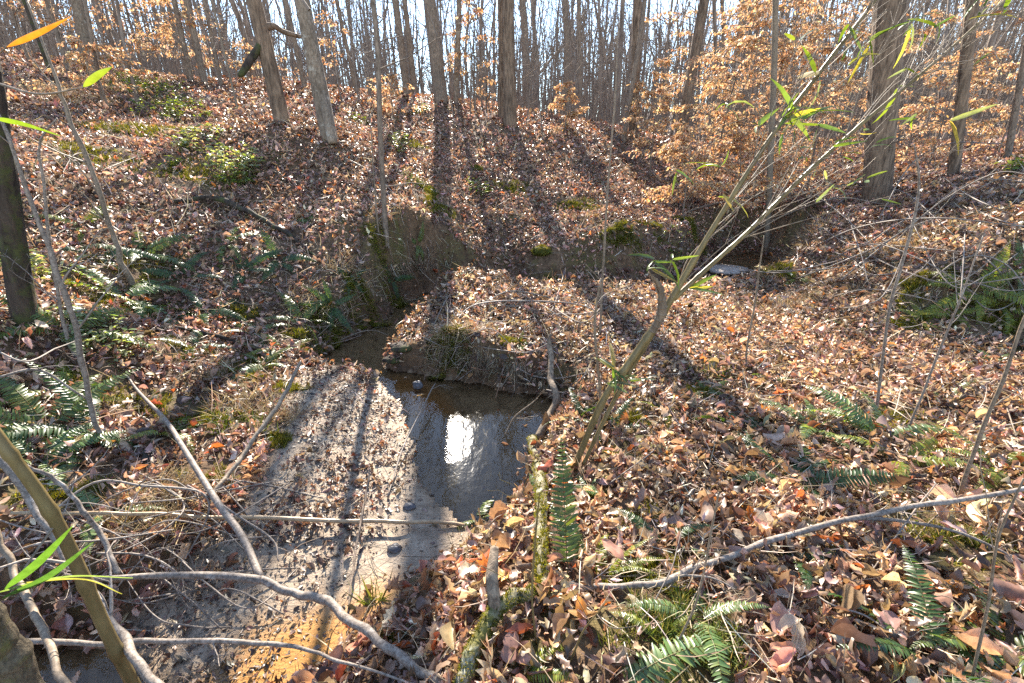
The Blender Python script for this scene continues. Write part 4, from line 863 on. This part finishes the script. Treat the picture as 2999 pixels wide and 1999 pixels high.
# ------------------------------------------------------------------ sticks, stems, logs: (x, y in the picture, height above the ground)
THIN = .74
def stick(name, label, cat, pts, w, mat, n=8, m=90, bumpy=.16, wob=.7, fuzz=0, twigs=0, ground=True, tl=.18, group=None, Y=None, parts=(), ridge=0.0):
    P = [G(x, y, h) if Y is None else atY(x, y, Y + h) for x, y, h in pts]; path = spline(P, m)
    dep = path[:, 1] * CP + (CAM_Z - path[:, 2]) * SP; ww = np.interp(np.linspace(0, 1, m), np.linspace(0, 1, len(w)), w)
    rad = THIN * ww / 2 / FPX * np.maximum(dep, .3); b = path[0].copy(); mb = MB()
    sd = RNG.uniform(0, 90); t_ = np.arange(m); rad = rad * (1 + .10 * perlin(t_ * .23 + sd, 0 * t_) + .12 * np.exp(-(((t_ + sd) % 23 - 11) / 1.3) ** 2))
    path = path + rad[:, None] * wob * np.stack([perlin(t_ * .11 + sd, 0 * t_ + k * 7.3) * 2 for k in range(3)], 1) * np.minimum(1, t_ / 8)[:, None]
    tube(mb, path, rad, n, bump=bumpy, ridge=ridge, seed=int(RNG.integers(99)))
    if not twigs and not parts and not fuzz:
        o = mb.build(name, mat, None, b); tag(o, label, cat, group); return o, path, b
    e = empty(name, b, label, cat, group); mb.build('stem', mat, e, b)
    if fuzz:
        k = RNG.integers(0, m, fuzz); nn = rvec(fuzz); nn[:, 2] = np.abs(nn[:, 2]); t3 = np.gradient(path, axis=0)[k]; t3 /= np.linalg.norm(t3, axis=1, keepdims=True); nn -= t3 * (nn * t3).sum(1, keepdims=True); nn /= np.linalg.norm(nn, axis=1, keepdims=True)
        ok = fbm(path[k, 0] * 14 + nn[:, 0] * 1.1, path[k, 1] * 14 + nn[:, 2] * 1.1, 5, 3) > -.12; k, nn = k[ok], nn[ok]; fz = MB(); n_ = len(k); L_ = RNG.uniform(.005, .014, n_)
        blades(fz, path[k] + nn * (rad[k] * .93)[:, None] + t3[ok] * RNG.normal(0, .006, (n_, 1)), nn + RNG.normal(0, .7, (n_, 3)), rvec(n_), L_, L_ * .3, [(0, 1), (.5, .8), (1, .1)], 0, 0, 0, 2, pick(YG, [3, 2, 3, 2], n_, .25)); fz.build('moss', M['moss'], e, b)
    for i in range(twigs):
        k = RNG.integers(m // 4, m - 1); d = path[k] - path[k - 1]; d /= np.linalg.norm(d) + 1e-9; nd = d * .7 + perp(d) * .7; tb = MB()
        grow(tb, path[k], nd / np.linalg.norm(nd), tl * RNG.uniform(.5, 1.3), rad[k] * .45, 0, [], 5, (5, 4, 3), None, .1, .3, (3, 2), .0009); tb.build('twig', mat, e, b)
    for nm, pp, w2 in parts:
        Q = spline([G(x, y, h) if Y is None else atY(x, y, Y + h) for x, y, h in pp], 30); dp = Q[:, 1] * CP + (CAM_Z - Q[:, 2]) * SP; tb = MB()
        tube(tb, Q, np.interp(np.linspace(0, 1, 30), np.linspace(0, 1, len(w2)), w2) / 2 / FPX * np.maximum(dp, .3), n, bump=bumpy, seed=int(RNG.integers(99))); tb.build(nm, M['dead_wood'] if nm == 'stub' else mat, e, b)
    return e, path, b
stick('fallen_branch', 'pale forked branch reaching up left from the bottom edge', 'branch', [(1035, 1590, .02), (880, 1478, .10), (745, 1385, .16), (600, 1332, .22)], (30, 28, 27, 23), M['bark_pale'], 9, bumpy=.10, twigs=2, parts=[
    ('fork', [(600, 1332, .22), (500, 1322, .25), (370, 1322, .28), (230, 1328, .32), (150, 1320, .34)], (20, 17, 15, 11, 6)), ('fork', [(600, 1332, .22), (555, 1230, .2), (500, 1155, .16), (425, 1035, .12), (380, 965, .08), (318, 900, .04), (290, 860, .02)], (18, 16, 15, 12, 10, 7, 4))])
stick('fallen_branch', 'thin pale branch crossing low in front at the bottom left', 'branch', [(-40, 1470, .30), (150, 1474, .3), (300, 1476, .3), (560, 1472, .26), (690, 1490, .2), (770, 1512, .16), (960, 1575, .05)], (17, 17, 16, 15, 12, 10, 6), M['bark_pale'], 8, twigs=2)
stick('leaning_branch', 'thick pale branch leaning out of the bottom left, behind the olive cane', 'branch', [(390, 1600, .3), (290, 1480, .36), (190, 1330, .44), (90, 1180, .5), (-30, 1010, .56)], (26, 27, 26, 24, 20), M['bark_pale'], 9, twigs=2, tl=.3)
stick('leaning_branch', 'grey branch with short side twigs crossing behind the olive cane', 'branch', [(270, 1320, .3), (235, 1230, .33), (190, 1170, .36), (140, 1110, .4), (95, 1085, .44), (40, 1060, .46)], (17, 16, 15, 13, 12, 10), M['bark_pale'], 8, twigs=4, tl=.25)
stick('dead_cane', 'long straight tan cane lying across the sand at left', 'cane', [(25, 1178, .10), (250, 1180, .09), (500, 1186, .07), (830, 1196, .05), (960, 1199, .035), (1068, 1205, .012)], (11, 12, 13, 13, 12, 11), M['cane_tan'], 10, bumpy=.03)
stick('leaning_branch', 'brown leaning stem left of the olive cane', 'branch', [(180, 1620, .3), (90, 1440, .36), (20, 1290, .42), (-60, 1120, .5)], (22, 22, 20, 16), M['bark_brown'], 9, twigs=2, tl=.3)
stick('leaning_stick', 'bare pointed stick leaning over the left edge of the mud bar', 'stick', [(500, 1215, .02), (490, 1140, .05), (560, 1040, .12), (640, 930, .22), (690, 830, .32)], (11, 13, 14, 13, 9), M['bark_brown'], 8)
stick('fallen_branch', 'long grey branch rising across the lower right', 'branch', [(1320, 1345, .02), (1400, 1350, .03), (1510, 1335, .05), (1620, 1300, .06), (1800, 1228, .08), (2000, 1182, .10), (2200, 1150, .12), (2400, 1112, .14)], (19, 20, 21, 19, 18, 16, 15, 13), M['bark_pale'], 10, twigs=2, parts=[('fork', [(1940, 1190, .09), (2060, 1195, .08), (2200, 1222, .06), (2352, 1290, .04)], (8, 8, 7, 5))])
stick('thin_stick', 'thin dark stick standing up from the sand in the shadow streak', 'stick', [(797, 1428, .01), (812, 1300, .06), (828, 1200, .10), (842, 1130, .14), (850, 1075, .2)], (6, 7, 8, 7, 4), M['bark_grey'], 7, twigs=1)
stick('mossy_log', 'long mossy log pointing from the pool to the front', 'log', [(1245, 1365, .05), (1242, 1280, .07), (1243, 1180, .07), (1240, 1090, .05), (1222, 1010, .03)], (38, 38, 36, 36, 28), M['bark_moss'], 14, 120, bumpy=.2, fuzz=9000, wob=.25)
stick('lichened_log', 'grey lichened log with a broken stub, bottom centre', 'log', [(1050, 1610, .04), (1088, 1500, .06), (1128, 1425, .07), (1168, 1380, .07), (1240, 1352, .05)], (50, 52, 50, 46, 36), M['bark_moss'], 14, 120, bumpy=.2, fuzz=3000, wob=.25, parts=[('stub', [(1140, 1400, .08), (1134, 1370, .12), (1130, 1320, .17), (1136, 1258, .22)], (34, 30, 28, 20))])
stick('dead_snag', 'weathered grey snag standing at the right end of the pool', 'snag', [(1238, 1008, .0), (1262, 955, .08), (1276, 915, .16), (1266, 860, .26), (1262, 800, .36), (1266, 765, .42)], (34, 26, 24, 20, 16, 7), M['dead_wood'], 12, 50, bumpy=.25, ridge=.15)
stick('fallen_bough', 'dark fallen bough sloping down the shaded left bank', 'bough', [(400, 462, .06), (490, 455, .08), (560, 480, .08), (640, 525, .06), (730, 590, .03)], (13, 17, 17, 14, 8), M['bark_dark'], 10, bumpy=.2)
stick('fallen_bough', 'long thin bough lying across the orange-leaved far slope', 'bough', [(1520, 545, .1), (1600, 478, .12), (1740, 452, .12), (1880, 440, .1)], (4, 6, 8, 8), M['bark_grey'], 6)
stick('fallen_bough', 'mossy bough lying along the foot of the left bank', 'bough', [(300, 770, .05), (420, 752, .05), (560, 790, .04), (640, 815, .03)], (8, 11, 12, 8), M['bark_dark'], 8, bumpy=.2)
# standing saplings and stems near the camera
stick('sapling', 'bent grey brown sapling standing among ferns on the left slope', 'sapling', [(305, 655, 0), (278, 590, -.02), (255, 530, -.02), (205, 380, 0), (150, 250, .0), (128, 180, .0), (60, 0, .05)], (20, 16, 14, 14, 12, 9, 6), M['bark_brown'], 9, Y=G(305, 655)[1], twigs=4, tl=.4)
yl = G(245, 1025)[1]
stick('sapling', 'thin pale leaning stem in front of the left ferns', 'sapling', [(248, 1030, 0), (215, 960, .0), (190, 840, .0), (150, 670, .0), (95, 530, .0), (25, 330, .0), (-40, 180, 0)], (12, 14, 16, 16, 13, 10, 8), M['bark_pale'], 9, Y=yl, twigs=3, tl=.4)
stick('sapling', 'second pale stem left of the thin leaning stem, kinked', 'sapling', [(180, 830, 0), (150, 770, .0), (120, 600, 0), (98, 420, 0), (92, 330, 0), (130, 270, 0)], (9, 10, 9, 8, 7, 4), M['bark_pale'], 8, Y=G(180, 830)[1], twigs=2, tl=.3)
for pts, w, lab in [
    ([(1378, 775, 0), (1384, 640, 0), (1398, 420, 0), (1412, 230, 0), (1420, 60, 0)], (8, 7, 6, 5, 3), 'thin brown stem rising in front of the far bank'),
    ([(1370, 1040, 0), (1378, 900, 0), (1366, 760, 0), (1380, 640, 0)], (9, 9, 8, 5), 'thin upright stem close left of the leaning cane'),
    ([(1712, 850, 0), (1722, 760, 0), (1742, 640, 0), (1755, 540, 0)], (6, 6, 5, 3), 'thin stem standing alone on the sunlit right flat'),
    ([(2010, 960, 0), (2040, 740, 0), (2075, 590, 0), (2110, 430, 0), (2100, 330, 0)], (8, 9, 9, 7, 4), 'pale thin stem on the right flat, crossing the right bank'),
    ([(2080, 1000, 0), (2120, 900, 0), (2200, 700, 0), (2260, 540, 0)], (7, 7, 6, 4), 'thin leaning stem just right of the pale thin stem'),
    ([(2200, 1150, 0), (2250, 1000, 0), (2310, 850, 0), (2370, 700, 0)], (11, 12, 11, 9), 'stouter bare stem leaning right at the right edge'),
    ([(1545, 1500, 0), (1600, 1380, 0), (1632, 1230, 0), (1650, 1130, 0)], (6, 7, 7, 5), 'dry yellowish stalk below the long grey branch'),
    ([(2230, 1568, 0), (2260, 1440, 0), (2290, 1250, 0), (2352, 1100, 0)], (9, 9, 8, 6), 'dark bare stem in the bottom right corner'),
    ([(1232, 1480, 0), (1222, 1370, 0), (1232, 1210, 0), (1240, 1130, 0)], (6, 7, 6, 3), 'thin green stem in front of the mossy log'),
    ([(1310, 1520, 0), (1340, 1450, 0), (1390, 1385, 0)], (7, 6, 3), 'short green stem curving right beside the lichened log'),
    ([(870, 540, 0), (858, 400, 0), (850, 260, 0)], (5, 4, 3), 'hair thin stem beside the crooked grey sapling'),
    ([(1160, 1000, 0), (1180, 960, 0), (1215, 930, 0), (1235, 915, 0)], (5, 5, 4, 2), 'dark twig poking up from the pool before the snag')]:
    stick('young_sapling', lab, 'sapling', pts, w, M['cane'] if 'green' in lab else (M['bark_pale'] if 'pale' in lab else M['bark_brown']), 7, 30, Y=G(pts[0][0], pts[0][1])[1], twigs=2, tl=.22)
# arching whips and brambles
for pts, w, lab in [
    ([(1040, 745, .02), (1090, 700, .1), (1200, 690, .12), (1330, 700, .1), (1400, 735, .02)], (4, 5, 5, 4, 3), 'pale twig arching over the little bank behind the pool'),
    ([(1110, 695, .08), (1180, 668, .1), (1300, 690, .08), (1400, 700, .02)], (3, 4, 4, 3), 'thin twig crossing the pale arching twig'),
    ([(1185, 842, .06), (1230, 865, .09), (1290, 868, .12), (1365, 850, .12)], (4, 4, 4, 3), 'pale curved twig in front of the snag top'),
    ([(1255, 895, .1), (1300, 900, .12), (1335, 870, .14), (1350, 845, .14)], (4, 4, 3, 2), 'short crooked pale twig right of the snag'),
    ([(890, 1140, .01), (930, 1020, .05), (985, 905, .1), (1000, 880, .1)], (4, 5, 4, 3), 'thin dark twig leaning over the left edge of the pool'),
    ([(1880, 560, .05), (1980, 520, .3), (2150, 500, .4), (2352, 520, .3)], (4, 5, 5, 4), 'long pale bramble whip along the right bank top'),
    ([(1900, 600, .05), (2000, 560, .25), (2120, 600, .3), (2250, 680, .1)], (4, 4, 4, 3), 'bramble whip bending down the right bank'),
    ([(1830, 640, .05), (1960, 590, .2), (2060, 540, .4), (2200, 430, .6)], (4, 4, 4, 3), 'straight bramble whip rising right from the far bend'),
    ([(2050, 560, .05), (2150, 470, .35), (2280, 400, .5), (2370, 400, .5)], (4, 4, 4, 4), 'bramble whip arching towards the right edge'),
    ([(2140, 640, .05), (2220, 590, .25), (2300, 600, .3), (2360, 660, .3)], (4, 5, 4, 4), 'bramble whip over the bright fern'),
    ([(2020, 500, .1), (2090, 380, .5), (2180, 330, .7), (2300, 330, .7)], (3, 4, 3, 3), 'high thin bramble whip before the brown trunk'),
    ([(60, 1230, .1), (210, 1110, .2), (330, 1115, .2), (460, 1130, .16), (478, 1180, .1), (420, 1290, .05)], (5, 7, 8, 7, 6, 5), 'tangled pale twig looping above the long tan cane'),
    ([(430, 1115, .14), (520, 1165, .12), (620, 1235, .08), (640, 1290, .05)], (6, 7, 7, 4), 'pale twig running down beside the forked branch'),
    ([(-20, 1290, .3), (90, 1250, .3), (230, 1240, .25), (400, 1215, .15)], (6, 7, 6, 4), 'pale straight twig at left under the long tan cane'),
    ([(220, 1270, .2), (330, 1275, .2), (400, 1310, .15), (430, 1350, .05)], (6, 7, 6, 4), 'brown twig below the tangled looping twig'),
    ([(-20, 870, .3), (90, 850, .3), (180, 905, .2), (220, 935, .1)], (8, 9, 7, 4), 'pale twig reaching in from the left edge'),
    ([(-20, 800, .35), (60, 830, .35), (130, 800, .3), (180, 780, .25)], (6, 6, 5, 3), 'crossing twig above the pale twig at the left edge'),
    ([(310, 1080, .05), (420, 1150, .1), (370, 1220, .14), (200, 1300, .2)], (4, 6, 6, 4), 'brown twig curling beside the long tan cane'),
    ([(1400, 1110, .05), (1470, 1060, .07), (1530, 1010, .05)], (4, 5, 4), 'pale straw stalk in the shade right of the leaning cane'),
    ([(1480, 1420, .02), (1540, 1310, .1), (1565, 1220, .16)], (4, 4, 2), 'pale stalk leaning near the long grey branch'),
    ([(1810, 1255, .03), (1880, 1370, .05), (2000, 1420, .05), (2120, 1520, .02)], (5, 6, 6, 4), 'pale curving twig in the dark litter, lower right'),
    ([(1990, 1330, .02), (2080, 1200, .1), (2150, 1110, .1)], (4, 5, 4), 'thin twig leaning over the long grey branch')]:
    stick('bare_twig', lab, 'twig', pts, w, M['bark_pale'], 6, 30, twigs=2, tl=.2)

# ------------------------------------------------------------------ river cane
CP_ = [(.13, .19, .03), (.09, .15, .035), (.24, .24, .05), (.38, .30, .10), (.17, .22, .12)]
def cane_leaves(mb, p, n, L, d=None, spread=.9, wts=(4.5, 4, 1.2, .6, 2.2)):
    d = np.array((.3, 0, .2)) if d is None else d
    X = np.asarray(d) + RNG.normal(0, spread, (n, 3)) * np.array((1, .8, .7)) + np.array((0, 0, -.15)); Z = RNG.normal(0, .5, (n, 3)) + np.array((0, -.5, .8))
    n = int(n * 1.15 + .5); X = np.resize(X, (n, 3)) + RNG.normal(0, .15, (n, 3)); Z = np.resize(Z, (n, 3)); Ls = L * RNG.uniform(.6, 1.25, n); blades(mb, np.asarray(p) + RNG.normal(0, .006, (n, 3)), X, Z, Ls, Ls * RNG.uniform(.10, .16, n), [(0, .15), (.06, .7), (.25, 1.0), (.6, .8), (.85, .4), (1, .02)], RNG.normal(-.6, .4, n), RNG.normal(.15, .1, n), RNG.normal(0, .4, n), 3, pick(CP_, wts, n, .15))
def cane(label, pts, w, Y, branches, leafs, L=.13, extra=0, side=(), mat=None):
    e = empty('river_cane', atY(pts[0][0], pts[0][1], Y), label, 'cane'); b = np.array(e.location); P = [atY(x, y, Y + h) for x, y, h in pts]; m = 90; path = spline(P, m)
    rad = np.interp(np.linspace(0, 1, m), np.linspace(0, 1, len(w)), w) / 2 / FPX * np.maximum(path[:, 1] * CP + (CAM_Z - path[:, 2]) * SP, .3)
    nod = 1 + .22 * np.exp(-((np.arange(m) % 9) / .8) ** 2); mb = MB(); tube(mb, path, rad * nod, 10); mb.build('culm', mat or M['cane'], e, b)
    lf = MB()
    for br in branches:
        q = spline([atY(x, y, Y + h) for x, y, h in br], 16); tb = MB(); tube(tb, q, np.linspace(.0035, .0011, 16), 5, cap=False); tb.build('branch', M['bark_brown'], e, b)
        if len(br) != 4: cane_leaves(lf, q[-1], 3, L, (q[-1] - q[-4]) * 4)
    runs = [(path, extra, .44)]
    for sp, sw, se in side:
        Q = spline([atY(x, y, Y + h) for x, y, h in sp], 70); mb = MB(); sr = np.interp(np.linspace(0, 1, 70), np.linspace(0, 1, len(sw)), sw) / 2 / FPX * np.maximum(Q[:, 1] * CP + (CAM_Z - Q[:, 2]) * SP, .3)
        tube(mb, Q, sr * (1 + .2 * np.exp(-((np.arange(70) % 9) / .8) ** 2)), 8); mb.build('culm', mat or M['cane'], e, b); runs.append((Q, se, .3))
    for pth, cnt, lo_ in runs:
        for k in range(cnt):                                    # branchlets fanning up along the culm
            mm = len(pth); i = int(RNG.uniform(lo_, .97) * (mm - 1)); d = pth[min(i + 3, mm - 1)] - pth[max(i - 3, 0)]; d /= np.linalg.norm(d); nd = d + perp(d) * RNG.uniform(.15, .6); nd /= np.linalg.norm(nd); l = RNG.uniform(.2, .7)
            q = spline([pth[i], pth[i] + nd * l * .5 + RNG.normal(0, .03, 3), pth[i] + nd * l + RNG.normal(0, .07, 3) - (0, 0, .05 * l)], 12); tb = MB(); tube(tb, q, np.linspace(.0024, .0007, 12), 4, cap=False)
            for z in range(3): j = RNG.integers(4, 11); dd = nd + perp(nd) * .6; tube(tb, np.array([q[j], q[j] + dd * l * .15, q[j] + dd * l * .32]), (.0012, .0009, .0005), 3, cap=False)
            tb.build('branch', M['bark_brown'], e, b)
            if RNG.uniform() < .62: cane_leaves(lf, q[-1], int(RNG.integers(1, 3)), L * .7, nd)
    for x, y, h, n in leafs: cane_leaves(lf, atY(x, y, Y + h), n, L)
    if lf.n: lf.build('foliage', M['cane_leaf'], e, b)
    return e
yc = G(1318, 1075)[1]
cane('stout leaning river cane rising right from beside the pool', [(1318, 1075, 0), (1385, 920, .02), (1440, 840, .03), (1500, 755, .05), (1540, 690, .06), (1640, 520, .08), (1760, 330, .1), (1880, 170, .12), (2010, 0, .15), (2090, -120, .15)], (14, 16, 17, 18, 17, 12, 10, 9, 8, 6), yc,
     [[(1520, 735, .05), (1512, 680, 0), (1490, 620, -.05)], [(1545, 690, .06), (1530, 640, .0), (1545, 595, -.05)], [(1560, 650, .06), (1590, 580, .1), (1700, 470, .12), (1545, 392, .12)], [(1790, 300, .1), (1830, 210, .1), (1880, 170, .1)], [(1700, 430, .1), (1690, 400, .05), (1650, 380, .0)]],
     [(1410, 850, .02, 6), (1395, 880, 0, 4), (1440, 870, .05, 4), (1500, 600, 0, 3), (1550, 395, .1, 3), (1675, 240, .1, 3), (1740, 290, .12, 3), (1800, 270, .1, 4), (1815, 250, .1, 4), (1870, 260, .1, 4), (1885, 290, .12, 3), (1920, 330, .1, 2), (2000, 90, .12, 4), (1950, 60, .1, 3), (1660, 450, .1, 3), (1585, 660, .1, 3), (2105, 270, .25, 3), (2090, 60, .3, 3), (2150, 60, .3, 3), (2060, 200, .3, 2), (2180, 280, .3, 2), (2220, 40, .3, 2)], .14, 26, side=[
     ([(1548, 686, .06), (1620, 620, .1), (1720, 530, .15), (1850, 400, .2), (1990, 275, .25), (2150, 140, .3), (2340, -30, .3)], (12, 11, 10, 9, 8, 6, 4), 36), ([(1340, 1066, .0), (1390, 960, .03), (1440, 865, .05), (1500, 768, .05), (1530, 715, .06)], (9, 10, 10, 9, 7), 0)])
cane('dark broken cane stub splintering up from the stout leaning cane', [(1500, 760, .04), (1520, 715, .02), (1515, 660, 0), (1490, 625, -.02)], (16, 22, 14, 4), yc, [], [], .1, 0, mat=M['dead_wood'])
olive = cane('olive green cane leaning out of the bottom left corner', [(330, 1620, 0), (240, 1440, 0), (130, 1200, .0), (0, 1010, .0), (-160, 780, .02), (-260, 500, .05), (-200, 260, .1), (-60, 190, .15)], (27, 28, 28, 26, 20, 14, 8, 4), .98, [[(130, 1200, 0), (60, 1300, -.1), (20, 1370, -.15), (0, 1380, -.17)], [(-200, 260, .1), (-80, 180, .05), (80, 215, -.01), (192, 200, -.03)], [(-200, 260, .1), (-120, 200, .05), (-40, 150, -.01), (15, 108, -.03)], [(-200, 260, .1), (-140, 255, .05), (-70, 265, -.01), (-20, 272, -.03)]],
     [], .16, 0)
def big_leaf(_, px, Y, W, col):
    P = [atY(x, y, Y) for x, y in px]; q = spline(P, 14); t = q[-1] - q[0]; mb = MB(); prof = np.array([.1, .55, .8, .95, 1, 1, .97, .9, .82, .7, .56, .4, .22, .02])
    s = np.cross(t / np.linalg.norm(t), np.array((.1, .75, .6))); s /= np.linalg.norm(s); up = np.cross(s, t / np.linalg.norm(t)); V = np.stack([q + s * (prof * W / 2)[:, None] + up * .0015, q - up * .0015 * prof[:, None], q - s * (prof * W / 2)[:, None] + up * .0015], 1)
    i = np.arange(13)[:, None] * 3 + np.arange(2)[None, :]; mb.add(V.reshape(-1, 3), np.stack([i, i + 1, i + 4, i + 3], -1).reshape(-1, 4), col); mb.build('leaf', M['cane_leaf'], olive, np.array(olive.location))
big_leaf('broad green cane leaf curving up at the bottom left', [(10, 1355), (90, 1290), (170, 1205)], .80, .02, (.07, .16, .03))
big_leaf('dark green cane leaf just under the broad curving one', [(5, 1375), (110, 1325), (215, 1245)], .82, .02, (.05, .12, .03))
big_leaf('pale striped cane leaf lying along the forked branch tip', [(-20, 1365), (150, 1325), (305, 1328)], .83, .015, (.16, .24, .10))
big_leaf('yellowish cane leaf below the pale striped one', [(40, 1340), (190, 1330), (280, 1365)], .84, .013, (.24, .25, .08))
big_leaf('orange dead cane leaf in the upper left corner', [(15, 108), (90, 75), (163, 38)], .95, .009, (.30, .12, .02))
big_leaf('short bright green cane leaf below the orange dead one', [(190, 200), (225, 172), (258, 153)], .95, .011, (.14, .20, .03))
big_leaf('long bright green cane leaf at the upper left edge', [(-20, 272), (50, 285), (137, 312)], .95, .012, (.12, .20, .025))
stick('lichened_snag', 'blotchy lichened trunk filling the bottom left corner', 'snag', [(110, 1720, .0), (40, 1570, .0), (-10, 1480, .0), (-80, 1380, .0), (-200, 1230, 0)], (105, 110, 110, 110), M['bark_corner'], 20, 90, bumpy=.06, wob=.12, Y=.80)

# loose tangles: many alike thin twigs in two places
def tangle(n, x0, x1, y0, y1, lab, group, lo, hi, hmax, mat, w):
    for i in range(n):
        x, y = RNG.uniform(x0, x1), RNG.uniform(y0, y1); a = RNG.normal(0, .6) + (3.14 if RNG.uniform() < .4 else 0); l = RNG.uniform(lo, hi); c = RNG.normal(0, .22) * l; h = RNG.uniform(.02, hmax)
        dx, dy = l * math.cos(a), l * math.sin(a) * .6
        stick('bare_twig', lab, 'twig', [(x - dx / 2, y - dy / 2, .01), (x - dx / 6, y - dy / 6 + c * .7, h), (x + dx / 6, y + dy / 6 + c, h * 1.2), (x + dx / 2, y + dy / 2, h * RNG.uniform(.2, 1.4))], (w, w * 1.2, w, w * .5), mat, 5, 30, twigs=int(RNG.integers(0, 3)), tl=.15, group=group)
tangle(26, 40, 560, 1080, 1420, 'thin pale twig in the tangle around the tan cane', 'pale twigs tangled at lower left', 150, 420, .14, M['bark_pale'], 4.5)
tangle(30, 1830, 2330, 440, 700, 'thin bramble whip in the tangle over the right bank', 'bramble whips on the right bank', 150, 420, .3, M['bark_pale'], 3.4)
tangle(14, 1000, 1420, 660, 860, 'fine bare twig on the little bank behind the pool', 'fine twigs behind the pool', 70, 220, .1, M['bark_pale'], 2.6)
tangle(22, 1400, 2300, 900, 1500, 'dry stalk lying across the right litter', 'dry stalks on the right litter', 100, 330, .05, M['bark_brown'], 3.4)
tangle(16, 150, 900, 380, 780, 'thin dead stick lying on the left slope', 'thin sticks on the left slope', 90, 260, .06, M['bark_brown'], 3.5)
